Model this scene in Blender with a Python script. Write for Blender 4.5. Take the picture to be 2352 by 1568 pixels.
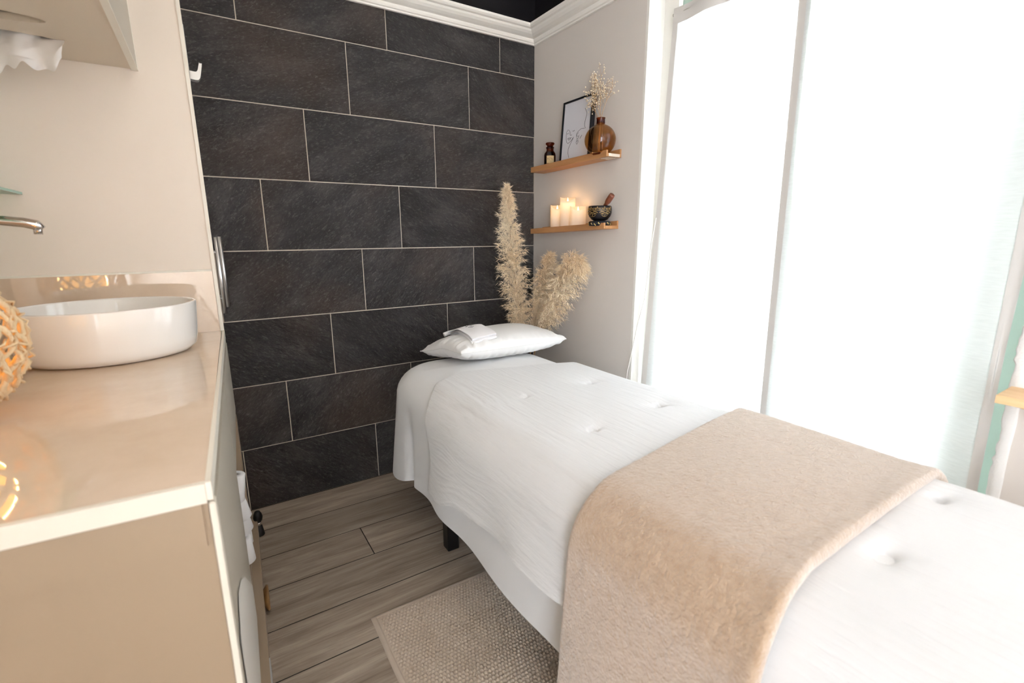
import bpy, bmesh, math, random
import numpy as np
from mathutils import Vector, Matrix

random.seed(7); RNG = np.random.default_rng(7)
for o in list(bpy.data.objects): bpy.data.objects.remove(o)
S = bpy.context.scene
C = S.collection
PI = math.pi

# ------------------------------------------------------------------ camera
# solved from the tile joints (60 x 30 cm tiles): origin = floor corner of tiled wall and window wall
CAM = Vector((-1.69041, -2.40423, 1.27102))
YAW, PITCH, ROLL = -0.56746, -0.21797, 0.004986
FPX = 1105.61
Rm = Matrix.Rotation(YAW, 3, 'Z') @ Matrix.Rotation(PITCH, 3, 'X') @ Matrix.Rotation(ROLL, 3, 'Y')
cd = bpy.data.cameras.new('camera'); cam = bpy.data.objects.new('camera', cd); C.objects.link(cam)
rt, fw, up = Rm.col[0], Rm.col[1], Rm.col[2]
cam.matrix_world = Matrix(((rt.x, up.x, -fw.x, CAM.x), (rt.y, up.y, -fw.y, CAM.y), (rt.z, up.z, -fw.z, CAM.z), (0, 0, 0, 1)))
cd.sensor_width = 36; cd.lens = FPX / 2352 * 36; cd.clip_start = .02
cd.dof.use_dof = True; cd.dof.focus_distance = 2.7; cd.dof.aperture_fstop = 3.2
S.camera = cam

# ------------------------------------------------------------------ world, view, room lamps
w = bpy.data.worlds.new('overcast_sky'); S.world = w; w.use_nodes = True
bg = w.node_tree.nodes['Background']; bg.inputs[0].default_value = (.90, .94, 1.04, 1); bg.inputs[1].default_value = 17.0
S.view_settings.view_transform = 'Standard'; S.view_settings.look = 'None'
S.view_settings.gamma = 1; S.view_settings.use_curve_mapping = False
S.view_settings.exposure = 0.05
CEIL = 2.75
LAMPS = [(-1.40, -.75), (-1.95, -1.25), (-1.2, -1.9), (-.6, -3.0)]     # recessed ceiling spots of the room
LAMP_W = 3.5

# ------------------------------------------------------------------ helpers
def lin(c):
    r = []
    for v in c:
        v /= 255.0
        r.append(v / 12.92 if v <= .04045 else ((v + .055) / 1.055) ** 2.4)
    return (*r, 1)

class N:
    def __init__(s, name):
        s.m = bpy.data.materials.new(name); s.m.use_nodes = True; s.t = s.m.node_tree; s.t.nodes.clear()
        s.out = s.t.nodes.new('ShaderNodeOutputMaterial')
    def n(s, kind, **kw):
        nd = s.t.nodes.new('ShaderNode' + kind)
        for k, v in kw.items():
            if k.startswith('i_'):
                key = k[2:].replace('_', ' ')
                nd.inputs[key].default_value = v
            else: setattr(nd, k, v)
        return nd
    def l(s, a, b): s.t.links.new(a, b)

def setin(p, **kw):
    for k, v in kw.items(): p.inputs[k.replace('_', ' ')].default_value = v

def pmat(name, col, rough=.5, metal=0., col2=None, nscale=6., ndet=4., stretch=(1, 1, 1), rand=0., bump=0., bscale=60., bdist=.002,
         bstretch=None, wave=None, lo=.35, hi=.65, **kw):
    """principled material: optional two-tone noise, per-object value shift, noise/wave relief"""
    g = N(name); p = g.n('BsdfPrincipled'); g.l(p.outputs[0], g.out.inputs[0])
    setin(p, Roughness=rough, Metallic=metal, **kw)
    c1 = lin(col); p.inputs['Base Color'].default_value = c1
    tc = g.n('TexCoord'); vec = tc.outputs['Object']
    oi = None
    if rand or col2:
        oi = g.n('ObjectInfo')
        ad = g.n('VectorMath', operation='MULTIPLY_ADD'); cmb = g.n('CombineXYZ')
        g.l(oi.outputs['Random'], cmb.inputs[0]); g.l(oi.outputs['Random'], cmb.inputs[2])
        ad.inputs[1].default_value = (37, 0, 23)
        g.l(cmb.outputs[0], ad.inputs[0]); g.l(vec, ad.inputs[2]); vec = ad.outputs[0]
    last = None
    if col2:
        mp = g.n('Mapping'); mp.inputs['Scale'].default_value = stretch; g.l(vec, mp.inputs[0])
        nz = g.n('TexNoise'); setin(nz, Scale=nscale, Detail=ndet, Roughness=.62); g.l(mp.outputs[0], nz.inputs[0])
        cr = g.n('ValToRGB'); e = cr.color_ramp.elements; e[0].color = c1; e[1].color = lin(col2); e[0].position = lo; e[1].position = hi
        g.l(nz.outputs[0], cr.inputs[0]); last = cr.outputs[0]
    if rand:
        hs = g.n('HueSaturation'); hs.inputs['Color'].default_value = c1
        if last: g.l(last, hs.inputs['Color'])
        mr = g.n('MapRange'); setin(mr, To_Min=1 - rand, To_Max=1 + rand); g.l(oi.outputs['Random'], mr.inputs[0]); g.l(mr.outputs[0], hs.inputs['Value'])
        last = hs.outputs[0]
    if last: g.l(last, p.inputs['Base Color'])
    if bump:
        mp = g.n('Mapping'); mp.inputs['Scale'].default_value = bstretch or (1, 1, 1); g.l(vec, mp.inputs[0])
        if wave:
            tx = g.n('TexWave'); setin(tx, Scale=bscale, Distortion=wave, Detail=3., Detail_Scale=1.5)
        else:
            tx = g.n('TexNoise'); setin(tx, Scale=bscale, Detail=6., Roughness=.6)
        g.l(mp.outputs[0], tx.inputs[0])
        b = g.n('Bump'); setin(b, Strength=bump, Distance=bdist); g.l(tx.outputs[0], b.inputs['Height']); g.l(b.outputs[0], p.inputs['Normal'])
    return g.m

def obj(name, verts, faces, mat, parent=None, smooth=False):
    me = bpy.data.meshes.new(name)
    me.from_pydata([tuple(map(float, v)) for v in verts], [], [tuple(map(int, f)) for f in faces]); me.update()
    bm = bmesh.new(); bm.from_mesh(me); bmesh.ops.recalc_face_normals(bm, faces=bm.faces); bm.to_mesh(me); bm.free()
    if smooth: me.shade_smooth()
    me.materials.append(mat)
    o = bpy.data.objects.new(name, me); C.objects.link(o)
    if parent: o.parent = parent
    return o

def bobj(name, bm, mat, parent=None, smooth=False):
    me = bpy.data.meshes.new(name); bmesh.ops.recalc_face_normals(bm, faces=bm.faces); bm.to_mesh(me); bm.free()
    if smooth: me.shade_smooth()
    me.materials.append(mat); o = bpy.data.objects.new(name, me); C.objects.link(o)
    if parent: o.parent = parent
    return o

def addbox(bm, x0, x1, y0, y1, z0, z1, bev=0., seg=2):
    r = bmesh.ops.create_cube(bm, size=1, matrix=Matrix.Translation(((x0 + x1) / 2, (y0 + y1) / 2, (z0 + z1) / 2)) @ Matrix.Diagonal((abs(x1 - x0), abs(y1 - y0), abs(z1 - z0), 1)))
    if bev:
        es = list({e for v in r['verts'] for e in v.link_edges})
        bmesh.ops.bevel(bm, geom=es, offset=bev, segments=seg, affect='EDGES', profile=.5)

def box(name, x0, x1, y0, y1, z0, z1, mat, parent=None, bev=0., seg=2):
    bm = bmesh.new(); addbox(bm, x0, x1, y0, y1, z0, z1, bev, seg); return bobj(name, bm, mat, parent, bool(bev and seg > 1) and False)

def prism(name, poly, z0, z1, mat, parent=None, bev=0.):
    n = len(poly); bm = bmesh.new()
    lo = [bm.verts.new((x, y, z0)) for x, y in poly]; hi = [bm.verts.new((x, y, z1)) for x, y in poly]
    bm.faces.new(lo[::-1]); bm.faces.new(hi)
    for i in range(n): bm.faces.new((lo[i], lo[(i + 1) % n], hi[(i + 1) % n], hi[i]))
    if bev: bmesh.ops.bevel(bm, geom=list(bm.edges), offset=bev, segments=2, affect='EDGES')
    return bobj(name, bm, mat, parent)

def lathe_data(prof, n=40, cx=0, cy=0, cz=0, sx=1, sy=1):
    V, F = [], []
    m = len(prof)
    for r, z in prof:
        for j in range(n):
            a = 2 * PI * j / n; V.append((cx + r * sx * math.cos(a), cy + r * sy * math.sin(a), cz + z))
    for i in range(m - 1):
        for j in range(n):
            F.append((i * n + j, i * n + (j + 1) % n, (i + 1) * n + (j + 1) % n, (i + 1) * n + j))
    if prof[0][0] > 0: F.append(tuple(range(n))[::-1])
    if prof[-1][0] > 0: F.append(tuple((m - 1) * n + j for j in range(n)))
    return V, F

def lathe(name, prof, mat, parent=None, n=40, c=(0, 0, 0), sx=1, sy=1, smooth=True, caps=True):
    prof = [(max(r, 1e-5), z) for r, z in prof]
    V, F = lathe_data(prof, n, *c, sx, sy)
    if not caps: F = F[:-2]
    o = obj(name, V, F, mat, parent, smooth)
    return o

def tube_data(pts, rad, n=8, cap=True):
    """sweep a circle along a polyline; rad scalar or list"""
    pts = [Vector(p) for p in pts]; m = len(pts)
    rs = rad if hasattr(rad, '__len__') else [rad] * m
    V, F = [], []
    T = [(pts[min(i + 1, m - 1)] - pts[max(i - 1, 0)]).normalized() for i in range(m)]
    u = T[0].orthogonal().normalized()
    for i in range(m):
        u = (u - T[i] * u.dot(T[i]))
        u = u.normalized() if u.length > 1e-6 else T[i].orthogonal().normalized()
        v = T[i].cross(u)
        for j in range(n):
            a = 2 * PI * j / n; V.append(tuple(pts[i] + (u * math.cos(a) + v * math.sin(a)) * rs[i]))
    for i in range(m - 1):
        for j in range(n): F.append((i * n + j, i * n + (j + 1) % n, (i + 1) * n + (j + 1) % n, (i + 1) * n + j))
    if cap: F.append(tuple(range(n))[::-1]); F.append(tuple((m - 1) * n + j for j in range(n)))
    return V, F

def tube(name, pts, rad, mat, parent=None, n=10):
    V, F = tube_data(pts, rad, n); return obj(name, V, F, mat, parent, True)

def merge(parts):
    V, F = [], []
    for v, f in parts:
        k = len(V); V += list(v); F += [tuple(i + k for i in q) for q in f]
    return V, F

def gridobj(name, P, mat, parent=None, smooth=True, wrap=False):
    """P: (a,b,3) array of points"""
    a, b, _ = P.shape
    I = np.arange(a * b).reshape(a, b)
    if wrap:
        J = np.vstack([I, I[:1]]); a2 = a + 1
    else: J = I; a2 = a
    q = np.stack([J[:-1, :-1], J[1:, :-1], J[1:, 1:], J[:-1, 1:]], -1).reshape(-1, 4)
    me = bpy.data.meshes.new(name)
    me.vertices.add(a * b); me.vertices.foreach_set('co', P.astype(np.float32).reshape(-1))
    me.loops.add(q.size); me.loops.foreach_set('vertex_index', q.astype(np.int32).reshape(-1))
    me.polygons.add(len(q)); me.polygons.foreach_set('loop_start', np.arange(0, q.size, 4, dtype=np.int32))
    me.update(calc_edges=True); me.validate()
    if smooth: me.shade_smooth()
    me.materials.append(mat); o = bpy.data.objects.new(name, me); C.objects.link(o)
    if parent: o.parent = parent
    return o

def vnoise(x, y, seed=0):
    """smooth value noise on arrays, about -1..1"""
    xi = np.floor(x).astype(np.int64); yi = np.floor(y).astype(np.int64); fx = x - xi; fy = y - yi
    fx = fx * fx * (3 - 2 * fx); fy = fy * fy * (3 - 2 * fy)
    def h(i, j):
        k = (i * 374761393 + j * 668265263 + seed * 974711) & 0x7fffffff
        k = ((k ^ (k >> 13)) * 1274126177) & 0x7fffffff
        return ((k ^ (k >> 16)) % 10007) / 5003.5 - 1
    return (h(xi, yi) * (1 - fx) + h(xi + 1, yi) * fx) * (1 - fy) + (h(xi, yi + 1) * (1 - fx) + h(xi + 1, yi + 1) * fx) * fy

def thing(name, label, cat, loc=(0, 0, 0), group=None):
    o = bpy.data.objects.new(name, None); C.objects.link(o); o.empty_display_size = .05; o.location = loc
    return tag(o, label, cat, group)
def tag(o, label, cat, group=None):
    o['label'] = label; o['category'] = cat
    if group: o['group'] = group
    return o
def struct(o, label, cat):
    o['kind'] = 'structure'; o['label'] = label; o['category'] = cat; return o
def reparent(t, *parts):
    """give parts built in world coordinates to an empty standing at the thing's base"""
    off = Matrix.Translation(-t.location)
    for p in parts:
        p.data.transform(off); p.parent = t
        for ch in p.children: ch.data.transform(off)

# ------------------------------------------------------------------ materials
M = {}
M['greige'] = pmat('greige_paint', (210, 202, 195), .85, bump=.15, bscale=180, bdist=.001)
M['beige'] = pmat('beige_paint', (235, 223, 211), .75, bump=.1, bscale=160, bdist=.001)
M['white_paint'] = pmat('white_paint', (224, 220, 213), .5)
M['cornice'] = pmat('cornice_white', (244, 240, 233), .55)
M['black_paint'] = pmat('black_paint', (14, 12, 18), .5)
M['mint'] = pmat('mint_paint', (172, 192, 178), .6)
M['plaster'] = pmat('rough_plaster', (222, 220, 217), .9, bump=.6, bscale=120, bdist=.004)
M['grout'] = pmat('cream_grout', (214, 204, 188), .9)
M['slot'] = pmat('dark_joint', (34, 29, 26), .9)
M['lacquer'] = pmat('beige_lacquer', (168, 149, 127), .35)
M['lacq_light'] = pmat('light_beige_lacquer', (218, 203, 184), .4)
M['lacq_grey'] = pmat('grey_beige_lacquer', (190, 182, 168), .35)
M['edge'] = pmat('white_edging', (236, 230, 218), .4)
M['marble'] = pmat('beige_marble', (224, 202, 180), .035, col2=(210, 186, 161), nscale=4, ndet=9, stretch=(1, 1, 1), lo=.4, hi=.72, IOR=2.1)
M['ceramic'] = pmat('white_ceramic', (244, 240, 236), .08, Coat_Weight=.6)
M['chrome'] = pmat('chrome', (225, 222, 220), .08, 1.)
M['alu'] = pmat('brushed_aluminium', (222, 222, 224), .28, 1.)
M['satin'] = pmat('satin_nickel', (205, 203, 200), .35, .7)
M['tissue'] = pmat('white_tissue', (248, 244, 242), .95, Subsurface_Weight=.15, Subsurface_Radius=(.02, .02, .02))
M['linen'] = pmat('white_cotton', (226, 226, 227), .9, Sheen_Weight=.2, bump=.12, bscale=420, bdist=.0008)
M['quilt'] = pmat('white_muslin', (217, 217, 218), .92, Sheen_Weight=.25, bump=.8, bscale=46, bdist=.005, bstretch=(1.6, .15, 1.0))
M['pillow'] = pmat('white_satin_cotton', (228, 227, 226), .7, Sheen_Weight=.2)
M['terry'] = pmat('white_terry', (243, 241, 243), .98, Sheen_Weight=.4, bump=.6, bscale=500, bdist=.002)
M['stitch'] = pmat('grey_thread', (120, 118, 135), .8)
M['wool'] = pmat('beige_wool', (184, 158, 132), .95, col2=(172, 144, 116), nscale=55, ndet=5, stretch=(1, 1, 1), lo=.38, hi=.66,
                 Sheen_Weight=1., Sheen_Roughness=.5, bump=.9, bscale=170, bdist=.005)
M['black_wood'] = pmat('black_lacquer', (10, 10, 11), .4)
M['foam'] = pmat('table_pad', (230, 228, 224), .8)
M['rug'] = pmat('taupe_cotton', (196, 181, 165), .95, col2=(182, 166, 149), nscale=7, ndet=4, Sheen_Weight=.3)
M['oak'] = pmat('oak', (196, 146, 98), .5, col2=(168, 116, 72), nscale=5, ndet=6, stretch=(6, .7, 6), lo=.3, hi=.75)
M['oak_pale'] = pmat('pale_oak', (224, 190, 146), .45, col2=(206, 166, 118), nscale=5, ndet=5, stretch=(5, .6, 5))
M['chip'] = pmat('chipped_filler', (226, 212, 196), .9, bump=.8, bscale=200, bdist=.004)
M['frame_black'] = pmat('black_frame', (16, 20, 28), .35)
M['paper'] = pmat('matte_paper', (214, 212, 218), .8)
M['ink'] = pmat('ink', (34, 30, 40), .8)
M['label_paper'] = pmat('aged_label', (205, 178, 132), .8)
M['label_ink'] = pmat('label_ink', (84, 62, 38), .8)
M['straw'] = pmat('dry_stem', (186, 148, 104), .8)
M['bloom'] = pmat('dry_bloom', (228, 212, 186), .9)
M['pampas'] = pmat('pampas_fibre', (252, 237, 212), .9, col2=(240, 210, 170), nscale=4, ndet=3, lo=.3, hi=.75, Subsurface_Weight=0.)
M['bronze'] = pmat('dark_bronze', (40, 38, 42), .35, .6)
M['gold'] = pmat('gold_paint', (206, 172, 110), .35, .7)
M['brocade'] = pmat('dark_brocade', (18, 22, 34), .7)
M['brocade_gold'] = pmat('gold_brocade', (196, 168, 100), .6)
M['mallet'] = pmat('reddish_wood', (122, 66, 44), .45, col2=(92, 46, 30), nscale=8, stretch=(1, 4, 1))
M['jute'] = pmat('cream_jute', (226, 200, 160), .9, bump=.8, bscale=150, bdist=.004)
M['cord'] = pmat('white_cable', (226, 222, 216), .5)
M['ceramic_vase'] = pmat('sand_vase', (206, 190, 168), .7)
M['rubber'] = pmat('black_rubber', (16, 15, 15), .55)
M['wood_knob'] = pmat('worn_wood', (150, 112, 66), .6, col2=(70, 44, 24), nscale=9)
M['grille'] = pmat('grey_metal', (186, 188, 190), .45, .3)

def m_slate():
    g = N('slate_tile'); p = g.n('BsdfPrincipled'); g.l(p.outputs[0], g.out.inputs[0])
    tc = g.n('TexCoord'); oi = g.n('ObjectInfo'); cmb = g.n('CombineXYZ'); ad = g.n('VectorMath', operation='MULTIPLY_ADD')
    g.l(oi.outputs['Random'], cmb.inputs[0]); g.l(oi.outputs['Random'], cmb.inputs[1]); ad.inputs[1].default_value = (41, 19, 0)
    g.l(cmb.outputs[0], ad.inputs[0]); g.l(tc.outputs['Object'], ad.inputs[2])
    # per-tile rotation of the cleft direction
    rot = g.n('VectorRotate', rotation_type='Y_AXIS'); mr = g.n('MapRange'); setin(mr, To_Min=-.7, To_Max=.9)
    g.l(oi.outputs['Random'], mr.inputs[0]); g.l(mr.outputs[0], rot.inputs['Angle']); g.l(ad.outputs[0], rot.inputs[0])
    mp = g.n('Mapping'); mp.inputs['Scale'].default_value = (1, 1, 2.6); g.l(rot.outputs[0], mp.inputs[0])
    n1 = g.n('TexNoise'); setin(n1, Scale=4.2, Detail=9., Roughness=.68, Distortion=.5); g.l(mp.outputs[0], n1.inputs[0])
    cr = g.n('ValToRGB'); e = cr.color_ramp.elements
    e[0].position = .28; e[0].color = lin((40, 40, 43)); e[1].position = .78; e[1].color = lin((108, 104, 104))
    x = cr.color_ramp.elements.new(.5); x.color = lin((66, 65, 68))
    g.l(n1.outputs[0], cr.inputs[0])
    n2 = g.n('TexNoise'); setin(n2, Scale=1.9, Detail=3.); g.l(ad.outputs[0], n2.inputs[0])
    rr = g.n('ValToRGB'); rr.color_ramp.elements[0].position = .5; rr.color_ramp.elements[1].position = .72
    rr.color_ramp.elements[1].color = (.55, .55, .55, 1); g.l(n2.outputs[0], rr.inputs[0])
    mx = g.n('Mix', data_type='RGBA'); mx.inputs[7].default_value = lin((98, 80, 70)); g.l(rr.outputs[0], mx.inputs[0]); g.l(cr.outputs[0], mx.inputs[6])
    hs = g.n('HueSaturation'); m2 = g.n('MapRange'); setin(m2, To_Min=.86, To_Max=1.14); g.l(oi.outputs['Random'], m2.inputs[0]); g.l(m2.outputs[0], hs.inputs['Value'])
    n3 = g.n('TexNoise'); setin(n3, Scale=58., Detail=7., Roughness=.7, Distortion=.8); g.l(mp.outputs[0], n3.inputs[0])
    r3 = g.n('ValToRGB'); r3.color_ramp.elements[0].position = .53; r3.color_ramp.elements[1].position = .70; r3.color_ramp.elements[1].color = (.62, .62, .62, 1); g.l(n3.outputs[0], r3.inputs[0])
    mz = g.n('Mix', data_type='RGBA'); mz.inputs[7].default_value = lin((150, 146, 145)); g.l(r3.outputs[0], mz.inputs[0]); g.l(mx.outputs[2], mz.inputs[6])
    r4 = g.n('ValToRGB'); r4.color_ramp.elements[0].position = .30; r4.color_ramp.elements[0].color = (.6, .6, .6, 1); r4.color_ramp.elements[1].position = .45; r4.color_ramp.elements[1].color = (0, 0, 0, 1); g.l(n3.outputs[0], r4.inputs[0])
    my = g.n('Mix', data_type='RGBA'); my.inputs[7].default_value = lin((20, 20, 23)); g.l(r4.outputs[0], my.inputs[0]); g.l(mz.outputs[2], my.inputs[6])
    g.l(my.outputs[2], hs.inputs['Color']); g.l(hs.outputs[0], p.inputs['Base Color'])
    setin(p, Roughness=.30, Specular_IOR_Level=.8)
    nb = g.n('TexNoise'); setin(nb, Scale=46., Detail=10., Roughness=.7, Distortion=.6); g.l(mp.outputs[0], nb.inputs[0])
    nc = g.n('TexNoise'); setin(nc, Scale=9., Detail=4.); g.l(mp.outputs[0], nc.inputs[0])
    sm = g.n('Math', operation='MULTIPLY_ADD'); sm.inputs[1].default_value = 2.2; g.l(nc.outputs[0], sm.inputs[0]); g.l(nb.outputs[0], sm.inputs[2])
    b = g.n('Bump'); setin(b, Strength=1., Distance=.022); g.l(sm.outputs[0], b.inputs['Height']); g.l(b.outputs[0], p.inputs['Normal'])
    return g.m
M['slate'] = m_slate()

def m_plank():
    g = N('grey_oak_plank'); p = g.n('BsdfPrincipled'); g.l(p.outputs[0], g.out.inputs[0])
    tc = g.n('TexCoord'); oi = g.n('ObjectInfo'); cmb = g.n('CombineXYZ'); ad = g.n('VectorMath', operation='MULTIPLY_ADD')
    g.l(oi.outputs['Random'], cmb.inputs[0]); g.l(oi.outputs['Random'], cmb.inputs[1]); ad.inputs[1].default_value = (31, 13, 0)
    g.l(cmb.outputs[0], ad.inputs[0]); g.l(tc.outputs['Object'], ad.inputs[2])
    mp = g.n('Mapping'); mp.inputs['Scale'].default_value = (.9, 9, 1); g.l(ad.outputs[0], mp.inputs[0])
    n1 = g.n('TexNoise'); setin(n1, Scale=2.2, Detail=8., Roughness=.65, Distortion=.6); g.l(mp.outputs[0], n1.inputs[0])
    cr = g.n('ValToRGB'); e = cr.color_ramp.elements
    e[0].position = .27; e[0].color = lin((124, 109, 97)); e[1].position = .75; e[1].color = lin((196, 183, 168))
    x = e.new(.5); x.color = lin((166, 151, 136)); g.l(n1.outputs[0], cr.inputs[0])
    mp2 = g.n('Mapping'); mp2.inputs['Scale'].default_value = (2, 60, 1); g.l(ad.outputs[0], mp2.inputs[0])
    n2 = g.n('TexNoise'); setin(n2, Scale=3., Detail=5., Roughness=.6, Distortion=.3); g.l(mp2.outputs[0], n2.inputs[0])
    hs = g.n('HueSaturation'); mr = g.n('MapRange'); setin(mr, From_Min=.3, From_Max=.7, To_Min=.8, To_Max=1.15); g.l(n2.outputs[0], mr.inputs[0])
    m2 = g.n('MapRange'); setin(m2, To_Min=.86, To_Max=1.14); g.l(oi.outputs['Random'], m2.inputs[0])
    mu = g.n('Math', operation='MULTIPLY'); g.l(mr.outputs[0], mu.inputs[0]); g.l(m2.outputs[0], mu.inputs[1]); g.l(mu.outputs[0], hs.inputs['Value'])
    g.l(cr.outputs[0], hs.inputs['Color']); g.l(hs.outputs[0], p.inputs['Base Color']); setin(p, Roughness=.55)
    b = g.n('Bump'); setin(b, Strength=.25, Distance=.002); g.l(n2.outputs[0], b.inputs['Height']); g.l(b.outputs[0], p.inputs['Normal'])
    return g.m
M['plank'] = m_plank()

def m_cloth(name, col, transp, transl, weave=True):
    """thin woven cloth: see-through share, light let through, rest diffuse"""
    g = N(name); d = g.n('BsdfDiffuse'); d.inputs[0].default_value = lin(col); t = g.n('BsdfTranslucent'); t.inputs[0].default_value = lin(col)
    a = g.n('BsdfTransparent'); m1 = g.n('MixShader'); m2 = g.n('MixShader'); m1.inputs[0].default_value = transl
    g.l(d.outputs[0], m1.inputs[1]); g.l(t.outputs[0], m1.inputs[2])
    m2.inputs[0].default_value = transp; g.l(m1.outputs[0], m2.inputs[1]); g.l(a.outputs[0], m2.inputs[2]); g.l(m2.outputs[0], g.out.inputs[0])
    if weave:
        tc = g.n('TexCoord'); mp = g.n('Mapping'); mp.inputs['Scale'].default_value = (1, 9, 90); g.l(tc.outputs['Object'], mp.inputs[0])
        nz = g.n('TexNoise'); setin(nz, Scale=3., Detail=4.); g.l(mp.outputs[0], nz.inputs[0])
        mr = g.n('MapRange'); setin(mr, From_Min=.3, From_Max=.7, To_Min=max(transp - .06, 0), To_Max=transp + .06); g.l(nz.outputs[0], mr.inputs[0]); g.l(mr.outputs[0], m2.inputs[0])
    return g.m
M['curtain'] = m_cloth('sheer_linen', (212, 212, 210), .03, .30)
M['hem'] = m_cloth('linen_hem', (206, 201, 196), .0, .06, False)
M['wax'] = m_cloth('candle_wax', (250, 245, 238), .0, .6, False)

def m_glass(name, tint, refl=1.45, rough=0.02):
    """thin-walled glass: tinted see-through plus a mirror coat by angle"""
    g = N(name); a = g.n('BsdfTransparent'); a.inputs[0].default_value = lin(tint); r = g.n('BsdfGlossy'); r.inputs['Roughness'].default_value = rough
    lw = g.n('LayerWeight'); lw.inputs[0].default_value = .5; m = g.n('MixShader')
    pw = g.n('Math', operation='POWER'); pw.inputs[1].default_value = 4.; f = g.n('Math', operation='MULTIPLY_ADD'); f.inputs[1].default_value = .75; f.inputs[2].default_value = (refl - 1) ** 2 / (refl + 1) ** 2
    g.l(lw.outputs['Facing'], pw.inputs[0]); g.l(pw.outputs[0], f.inputs[0])
    g.l(f.outputs[0], m.inputs[0]); g.l(a.outputs[0], m.inputs[1]); g.l(r.outputs[0], m.inputs[2]); g.l(m.outputs[0], g.out.inputs[0]); return g.m
M['pane'] = m_glass('window_glass', (250, 252, 251))
M['amber'] = m_glass('amber_glass', (224, 192, 146), 1.5)
M['amber_dark'] = m_glass('dark_amber_glass', (168, 100, 54), 1.5)
M['liquid'] = pmat('dark_liquid', (34, 16, 10), .2)
M['shelf_glass'] = m_glass('green_edged_glass', (214, 236, 226), 1.5)
M['glass_edge'] = pmat('glass_edge_green', (150, 196, 180), .15)
def m_emit(name, col, st):
    g = N(name); e = g.n('Emission'); e.inputs[0].default_value = lin(col); e.inputs[1].default_value = st; g.l(e.outputs[0], g.out.inputs[0]); return g.m
M['flame'] = m_emit('led_flame', (255, 214, 140), 9)
M['bulb'] = m_emit('amber_bulb', (255, 176, 70), 3.5)
M['lamp_disc'] = m_emit('spot_lens', (255, 226, 190), 20)

def lamp(name, loc, watts, col, radius, parent=None, kind='POINT'):
    ld = bpy.data.lights.new(name, kind); ld.energy = watts; ld.color = col
    if kind == 'POINT': ld.shadow_soft_size = radius
    elif kind == 'SPOT': ld.shadow_soft_size = radius; ld.spot_size = 2.3; ld.spot_blend = .9
    o = bpy.data.objects.new(name, ld); C.objects.link(o); o.location = loc
    if parent: o.parent = parent
    return o

# ================================================================== SETTING
XL, YF = -2.42, -5.6
PY = -.19                                   # face of the beige return wall behind the basin
TOPW = 2.30                                 # walls change to black above the moulding
# floor planks
fl = struct(box('floor', XL - .1, .3, YF, .05, -.06, -.0012, M['slot']), 'grey brown wood plank floor with dark joints', 'floor')
PW = .2115; PL = 1.22
plank_me = {}
def plank(x0, x1, y0, y1):
    k = (round(x1 - x0, 3), round(y1 - y0, 3))
    if k not in plank_me:
        bm = bmesh.new(); addbox(bm, -k[0] / 2, k[0] / 2, -k[1] / 2, k[1] / 2, -.001, 0, .0005, 1); o = bobj('plank', bm, M['plank']); plank_me[k] = o.data
    else:
        o = bpy.data.objects.new('plank', plank_me[k]); C.objects.link(o)
    o.location = ((x0 + x1) / 2, (y0 + y1) / 2, 0); o.parent = fl
offs = [.37, .95, -1.235, .2, .75, -1.95]
for i in range(27):
    y1 = -.0 - i * PW - .0021; y0 = -(i + 1) * PW + .0021
    if i == 0: y1 = -.002
    jx = -1.235 if i == 2 else -2.42 + offs[i % 6] * .6 + (i * .37) % .35
    jx = {0: -.70, 1: -.60, 3: -.45, 4: -.80, 5: -.95, 6: -.5}.get(i, jx)
    xs = [XL]; x = jx
    while x > XL + .05: x -= PL
    while x < .2:
        if x > XL + .05: xs.append(x)
        x += PL
    xs.append(.02)
    for a, b in zip(xs[:-1], xs[1:]): plank(a + .002, b - .002, max(y0, YF), y1)

# tiled back wall
TX = -1.655
wb = struct(box('wall_back', XL - .1, .25, .004, .16, 0, CEIL, M['grout']), 'dark slate tile wall with cream joints', 'wall')
TW, TH, GR = .6159, .302, .0042
jo = {0: -1.016, 1: -1.42, 2: -1.194, 3: -1.022, 4: -1.434, 5: -1.233, 6: -1.031, 7: -1.456}
tile_me = {}
for k in range(8):
    z0 = k * TH + GR / 2; z1 = min((k + 1) * TH - GR / 2, TOPW + .02)
    if k == 0: z0 = .002
    x = jo[k]
    while x > XL: x -= TW
    while x < 0:
        a, b = max(x + GR / 2, TX - .1), min(x + TW - GR / 2, -.0015); x += TW
        if b - a < .02: continue
        key = (round(b - a, 4), round(z1 - z0, 4))
        if key not in tile_me:
            bm = bmesh.new(); addbox(bm, -key[0] / 2, key[0] / 2, 0, .009, -key[1] / 2, key[1] / 2, .0008, 1); o = bobj('wall_tile', bm, M['slate']); tile_me[key] = o.data
        else:
            o = bpy.data.objects.new('wall_tile', tile_me[key]); C.objects.link(o)
        o.location = ((a + b) / 2, random.uniform(0, .0006), (z0 + z1) / 2); o.parent = wb
struct(box('wall_back_upper', XL, 0, -.003, .004, TOPW + .012, CEIL, M['black_paint']), 'black upper wall above the white moulding over the slate tiles', 'wall')
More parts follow.
